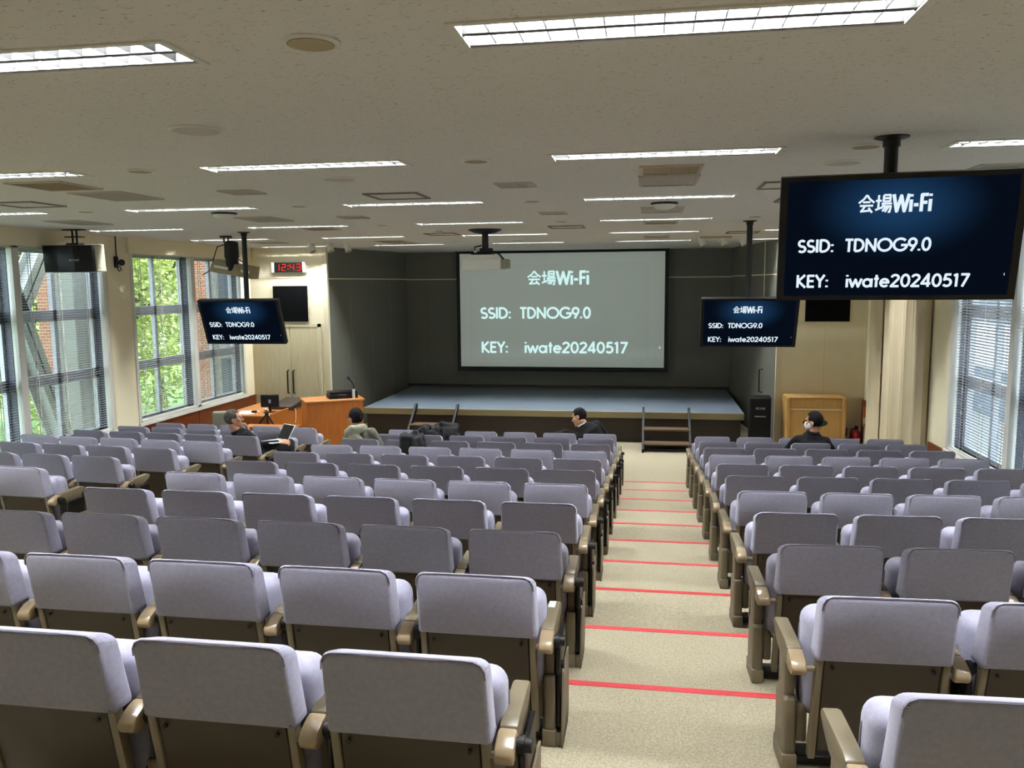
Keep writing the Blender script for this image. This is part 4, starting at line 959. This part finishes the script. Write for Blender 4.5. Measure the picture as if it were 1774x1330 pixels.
def person(label, pos, th, J, top, hairmat, outer='jacket', glasses=False, mask=False, collar=None, hood=False):
    root_b = MB(); V_ = lambda p: Vector(p)
    pel, waist, chest, neck = (V_(J[k]) for k in ('pelvis', 'waist', 'chest', 'neck')); ty = J['torso_yaw']; R = Vector((math.cos(ty), math.sin(ty), 0))
    if 'tilt' in J: R = (R+Vector((0, 0, J['tilt']))).normalized()
    up = (neck-pel).normalized(); R = (R-up*R.dot(up)).normalized(); Fw = up.cross(R)
    def torso(b, e):
        b.loft([(pel-up*.07, R*(.14+e), Fw*(.10+e)), (pel, R*(.165+e), Fw*(.115+e)), (waist, R*(.15+e), Fw*(.105+e)), (chest-up*.05, R*(.165+e), Fw*(.115+e)), (chest+up*.03, R*(.175+e), Fw*(.11+e)), (neck-up*.06, R*(.135+e), Fw*(.085+e)), (neck-up*.005, R*(.08+e), Fw*(.065+e)), (neck+up*.02, R*(.058+e*.5), Fw*(.056+e*.5))], 22)
    sh = {s: neck-up*.108+R*s*.165 for s in (-1, 1)}; el = {-1: V_(J['el_l']), 1: V_(J['el_r'])}; wr = {-1: V_(J['wr_l']), 1: V_(J['wr_r'])}
    hip = {s: pel+R*s*.09-up*.03 for s in (-1, 1)}; kn = {-1: V_(J['kn_l']), 1: V_(J['kn_r'])}; an = {-1: V_(J['an_l']), 1: V_(J['an_r'])}
    def arms(b, e, cut=0):
        for s in (-1, 1):
            b.capsule(neck-up*.078, sh[s], .046+e*.6, .052+e, 14); b.capsule(sh[s], el[s], .052+e, .042+e, 14)
            w_ = wr[s]+(el[s]-wr[s]).normalized()*cut; b.capsule(el[s], w_, .042+e, .028+e*.8, 14)
    def legs(b, e, cut=0):
        for s in (-1, 1):
            b.capsule(hip[s], kn[s], .078+e, .055+e, 14); b.capsule(kn[s], an[s]+Vector((0, 0, cut)), .055+e, .036+e, 14)
    torso(root_b, -.008); arms(root_b, -.004); legs(root_b, -.006)
    H = V_(J['head']); q = Matrix.Rotation(J['hyaw'], 4, 'Z') @ Matrix.Rotation(J.get('hroll', 0), 4, 'Y') @ Matrix.Rotation(J.get('hpitch', 0), 4, 'X')
    hs = J.get('hs', 1.0); X = lambda p: H+(q @ Vector(p))*hs
    hb = MB(); hb.ball((0, -.012, .03), (.076, .096, .092), 20, 14); hb.ball((0, .022, -.045), (.060, .070, .075), 18, 12); hb.ball((0, .070, -.098), (.026, .022, .020))
    hb.capsule((0, .088, .022), (0, .108, -.022), .009, .013, 10); hb.capsule((-.036, .080, .032), (.036, .080, .032), .012, .012, 10)
    hb.capsule((-.018, .086, -.060), (.018, .086, -.060), .008, .008, 8); hb.capsule((-.018, .083, -.073), (.018, .083, -.073), .008, .008, 8)
    for s in (-1, 1): hb.ball((s*.045, .062, -.018), (.022, .025, .024)); hb.ball((s*.079, -.008, -.008), (.011, .022, .034)); hb.ball((s*.074, .004, -.03), (.011, .014, .014))
    root_b.add([X(v) for v in hb.v], hb.f)
    root_b.capsule(X((0, -.025, -.07)), neck-up*.03, .052, .060, 16)
    for s, k in ((-1, 'l'), (1, 'r')):
        hd, hu = J['hand_'+k]; hand(root_b, wr[s], hd, hu, J.get('curl_'+k, .6), side=s)
        fd = Vector((an[s].x-hip[s].x, an[s].y-hip[s].y, 0)).normalized(); root_b.capsule(an[s]+Vector((0, 0, -.03)), an[s]+fd*.14+Vector((0, 0, -.05)), .035, .028, 12)
    body = link('person', remesh(root_b, 'person', M['skin'], .0055, 3)); body.location = pos; body.rotation_euler = (0, 0, th)
    tag(body, label, 'person')
    b = MB(); torso(b, .014); arms(b, .014, .02)
    if outer == 'hoodie': b.loft([(pel-up*.12, R*.185, Fw*.13), (pel, R*.195, Fw*.145), (waist, R*.185, Fw*.135)], 20)
    else:
        rg = [neck+up*(.006-.014*math.sin(k*math.pi/12))+R*.064*math.cos(k*math.pi/12)+Fw*.060*math.sin(k*math.pi/12) for k in range(25)]
        b.tube(rg, .014 if collar else .020, 10)
        for s in (-1, 1): b.capsule(neck+R*s*.05-up*.03, neck+R*s*.02+Fw*.09-up*.14, .022, .018, 10)
    link('jacket' if outer != 'hoodie' else 'hoodie', remesh(b, 'jacket', M[top], .010, 4, .008, 9), body)
    b = MB(); legs(b, .014, .03); b.ball(pel-up*.02, (.17, .13, .11)); link('trousers', remesh(b, 'trousers', M['trouser'], .012, 4, .006, 9), body)
    for s in (-1, 1):
        fd = Vector((an[s].x-hip[s].x, an[s].y-hip[s].y, 0)).normalized(); b = MB(); b.capsule(an[s]+Vector((0, 0, -.035))-fd*.04, an[s]+fd*.17+Vector((0, 0, -.045)), .043, .036, 12); link('shoe', remesh(b, 'shoe', M['black'], .008, 3), body)
    # hair: a cap that dives under the skin at the face and nape
    hr = MB(); rnd = random.Random(5)
    def hf(v):
        d = Vector((v.x, v.y+.012, v.z-.03)); k = 1.0
        face = (v.y > .045 and v.z < .085) or (v.y > .010 and v.z < .028) or v.z < -.082 or (abs(v.x) > .06 and -.012 < v.y and v.z < .012)
        k = .88 if face else 1.0+rnd.uniform(-.022, .03)-.05*max(0, -v.z-.02)/.08
        return Vector((0, -.012, .03))+d*k
    hr.ball((0, -.012, .03), (.084, .103, .104), 36, 24, hf); hr.v = [X(v) for v in hr.v]; link('hair', hr.mesh('hair', M[hairmat], angle=180), body)
    for s in (-1, 1):
        e = MB(); e.ball((s*.032, .083, .010), (.013, .008, .007), 10, 6); e.v = [X(v) for v in e.v]; link('eye', e.mesh('eye', M['black']), body)
    if glasses:
        e = MB()
        for s in (-1, 1):
            e.tube([X((s*.034+.024*math.cos(a), .103, .008+.018*math.sin(a))) for a in [k*math.pi/7 for k in range(15)]], .002, 6)
            e.tube([X((s*.058, .102, .012)), X((s*.080, .06, .012)), X((s*.086, -.01, .010)), X((s*.084, -.03, -.01))], .0022, 6)
        e.tube([X((-.010, .104, .010)), X((.010, .104, .010))], .002, 6); link('glasses', e.mesh('glasses', M['chrome'] if glasses == 'silver' else M['black']), body)
    if mask:
        e = MB(); e.ball((0, .040, -.042), (.067, .079, .066), 20, 12, lambda v: Vector((v.x, max(v.y, .005), v.z))); e.v = [X(v) for v in e.v]; mk = link('face_mask', e.mesh('face_mask', M['mask']), body)
        e = MB()
        for s in (-1, 1):
            e.tube([X((s*.062, .03, -.02)), X((s*.082, -.005, .012)), X((s*.088, -.024, .0))], .0018, 6); e.tube([X((s*.062, .02, -.07)), X((s*.082, -.012, -.045)), X((s*.088, -.024, 0))], .0018, 6)
        link('ear_loop', e.mesh('ear_loop', M['mask']), mk)
    if collar:
        e = MB(); n0 = neck+up*.012
        ring = [n0+up*.012+R*.060*math.cos(a)+Fw*.058*math.sin(a) for a in [k*math.pi/10 for k in range(21)]]; e.tube(ring, .013, 8); link('shirt_collar', e.mesh('shirt_collar', M[collar]), body)
    if hood:
        b = MB(); n0 = neck-up*.015
        for k in range(9):
            a = math.pi+.35+k*(math.pi-.7)/8; p = n0+R*.118*math.cos(a)+Fw*.108*math.sin(a)+up*(.045-.045*abs(math.cos(a))); b.ball(p, (.052, .052, .058))
        b.ball(n0-Fw*.15-up*.075, (.10, .05, .075)); b.ball(n0-Fw*.13-up*.14, (.06, .04, .05)); link('hood', remesh(b, 'hood', M['hood'], .010, 12, .006, 12), body)
    return body
def loc(blk, i, j): x, y, z, th = seat_pos(blk, i, j); return (x, y, z), th
P, th = loc('L', 8, 0)
person('grey-haired man in black jacket with glasses, hand on chin, reading a laptop', P, 0, dict(pelvis=(.02, .40, .46), waist=(-.05, .38, .56), chest=(-.12, .33, .65), neck=(-.175, .295, .742), torso_yaw=-.6,
  head=(-.215, .30, .895), hyaw=-1.08, hpitch=.12, hroll=-.05, el_r=(.06, .34, .555), wr_r=(.335, .40, .595), hand_r=((.95, .2, .05), (0, -.55, .8)), curl_r=.75,
  el_l=(-.20, .56, .53), wr_l=(-.075, .40, .728), hand_l=((-.22, -.12, .95), (.85, .45, .0)), curl_l=.8, kn_l=(.12, .84, .47), kn_r=(.30, .78, .50), an_l=(.12, .76, .08), an_r=(.34, .72, .08)), 'suit', 'greyhair', glasses='silver')
t = thing('laptop', 'open white laptop with dark screen held by the grey-haired man', 'laptop', (P[0]+.235, P[1]+.47, P[2]+.585), (0, math.radians(-3), math.radians(-40)))
MB().box(-.16, .16, -.11, .11, 0, .012, .003, 1).obj('base', M['laptopwhite'], t); MB().box(-.13, .13, -.02, .09, .012, .0135).obj('keyboard', M['offwhite'], t, smooth=False)
rm = Matrix.Rotation(math.radians(-32), 4, 'X')
b = MB(); b.box(-.16, .16, -.004, .004, 0, .22, .003, 1); b.v = [tuple(rm @ Vector(v)+Vector((0, .11, .012))) for v in b.v]; lid = b.obj('lid', M['laptopwhite'], t)
b = MB(); b.box(-.15, .15, -.0055, -.004, .012, .21); b.v = [tuple(rm @ Vector(v)+Vector((0, .11, .012))) for v in b.v]; b.obj('display', M['blackgloss'], lid, smooth=False)
P, th = loc('C', 8, 5)
person('person in mottled grey-green hoodie with glasses looking towards the windows', P, 0, dict(pelvis=(.0, .34, .46), waist=(-.03, .32, .57), chest=(-.10, .28, .71), neck=(-.125, .26, .825), torso_yaw=.0,
  head=(-.14, .285, .945), hyaw=1.0, hpitch=-.05, el_l=(-.34, .38, .58), el_r=(.13, .42, .56), wr_l=(-.18, .58, .52), wr_r=(.08, .62, .52), hand_l=((.5, .8, 0), (0, 0, 1)), hand_r=((-.5, .8, 0), (0, 0, 1)),
  kn_l=(-.10, .82, .47), kn_r=(.12, .82, .47), an_l=(-.10, .76, .08), an_r=(.12, .76, .08)), 'hoodie', 'hair', 'hoodie', glasses='black', hood=True)
P, th = loc('C', 10, 0)
person('man in black suit leaning over the neighbouring chair before the stage', P, 0, dict(pelvis=(-.02, .36, .46), waist=(-.09, .35, .57), chest=(-.17, .33, .70), neck=(-.25, .33, .805), torso_yaw=.40, tilt=-.06,
  head=(-.305, .345, .915), hyaw=1.25, hpitch=-.38, hroll=.25, el_l=(-.48, .28, .70), wr_l=(-.64, .22, .685), hand_l=((-.9, -.1, -.3), (0, 0, 1)), el_r=(.10, .46, .58), wr_r=(-.08, .58, .54), hand_r=((-.6, .6, 0), (0, 0, 1)),
  kn_l=(-.12, .84, .47), kn_r=(.12, .84, .47), an_l=(-.12, .80, .08), an_r=(.12, .80, .08)), 'suit', 'hair', collar='shirt')
P, th = loc('R', 9, 2)
person('person in black suit wearing a white face mask in front of the podium', P, 0, dict(pelvis=(.03, .34, .46), waist=(.04, .32, .57), chest=(.055, .28, .71), neck=(.06, .255, .825), torso_yaw=.05,
  head=(.07, .275, .96), hyaw=1.0, hpitch=-.05, el_l=(-.22, .38, .57), el_r=(.32, .38, .57), wr_l=(-.10, .58, .52), wr_r=(.18, .58, .52), hand_l=((.5, .8, 0), (0, 0, 1)), hand_r=((-.5, .8, 0), (0, 0, 1)),
  kn_l=(-.10, .82, .47), kn_r=(.14, .82, .47), an_l=(-.10, .76, .08), an_r=(.14, .76, .08)), 'suit', 'hair', mask=True)

# ------------------------------------------------------------------ jackets over chair backs
def drape(label, seat, lumps, name='draped_jacket'):
    x, y, z, th = seat_pos(*seat); b = MB()
    for (p, q, r0, r1) in lumps: b.capsule(p, q, r0, r1, 12)
    o = link(name, remesh(b, name, M['jacketcloth'], .011, 8, .016, 9)); o.location = (x, y, z); o.rotation_euler = (0, 0, th)
    return tag(o, label, 'jacket')
def lumps_over(x0, x1, zlow, ztop, seed, n=26, front=.16):
    rnd = random.Random(seed); L = []
    prof = [(.16, .60), (.13, .70), (.06, ztop), (.0, ztop-.03), (-.025, .70), (-.03, .60), (-.02, zlow)]
    for k in range(n):
        u = rnd.random(); x = x0+(x1-x0)*u; i0 = rnd.randrange(0, len(prof)-1); a_, c_ = prof[i0], prof[i0+1]
        L.append(((x, a_[0], a_[1]+rnd.uniform(-.015, .015)), (x+rnd.uniform(-.05, .05), c_[0], c_[1]+rnd.uniform(-.02, .02)), rnd.uniform(.026, .042), rnd.uniform(.026, .042)))
    for i in range(len(prof)-1):
        m = 6
        for k in range(m): x = x0+(x1-x0)*(k+.5)/m; L.append(((x, prof[i][0], prof[i][1]), (x, prof[i+1][0], prof[i+1][1]), .030, .030))
    return L
drape('black jacket draped along a front-row chair back below the stage steps', ('C', 10, 4), lumps_over(-.25, .25, .52, .80, 3)+[((-.33, .03, .74), (-.2, .04, .80), .03, .04), ((.0, .05, .83), (.2, .05, .81), .045, .04)])
drape('black jacket hung over one side of a chair back beside the hoodie wearer', ('C', 8, 4), lumps_over(-.04, .23, .47, .79, 8)+[((.10, .05, .80), (.13, .05, .84), .04, .03), ((-.06, -.02, .62), (-.09, -.01, .48), .04, .03), ((.24, .0, .70), (.27, .02, .56), .035, .03)])
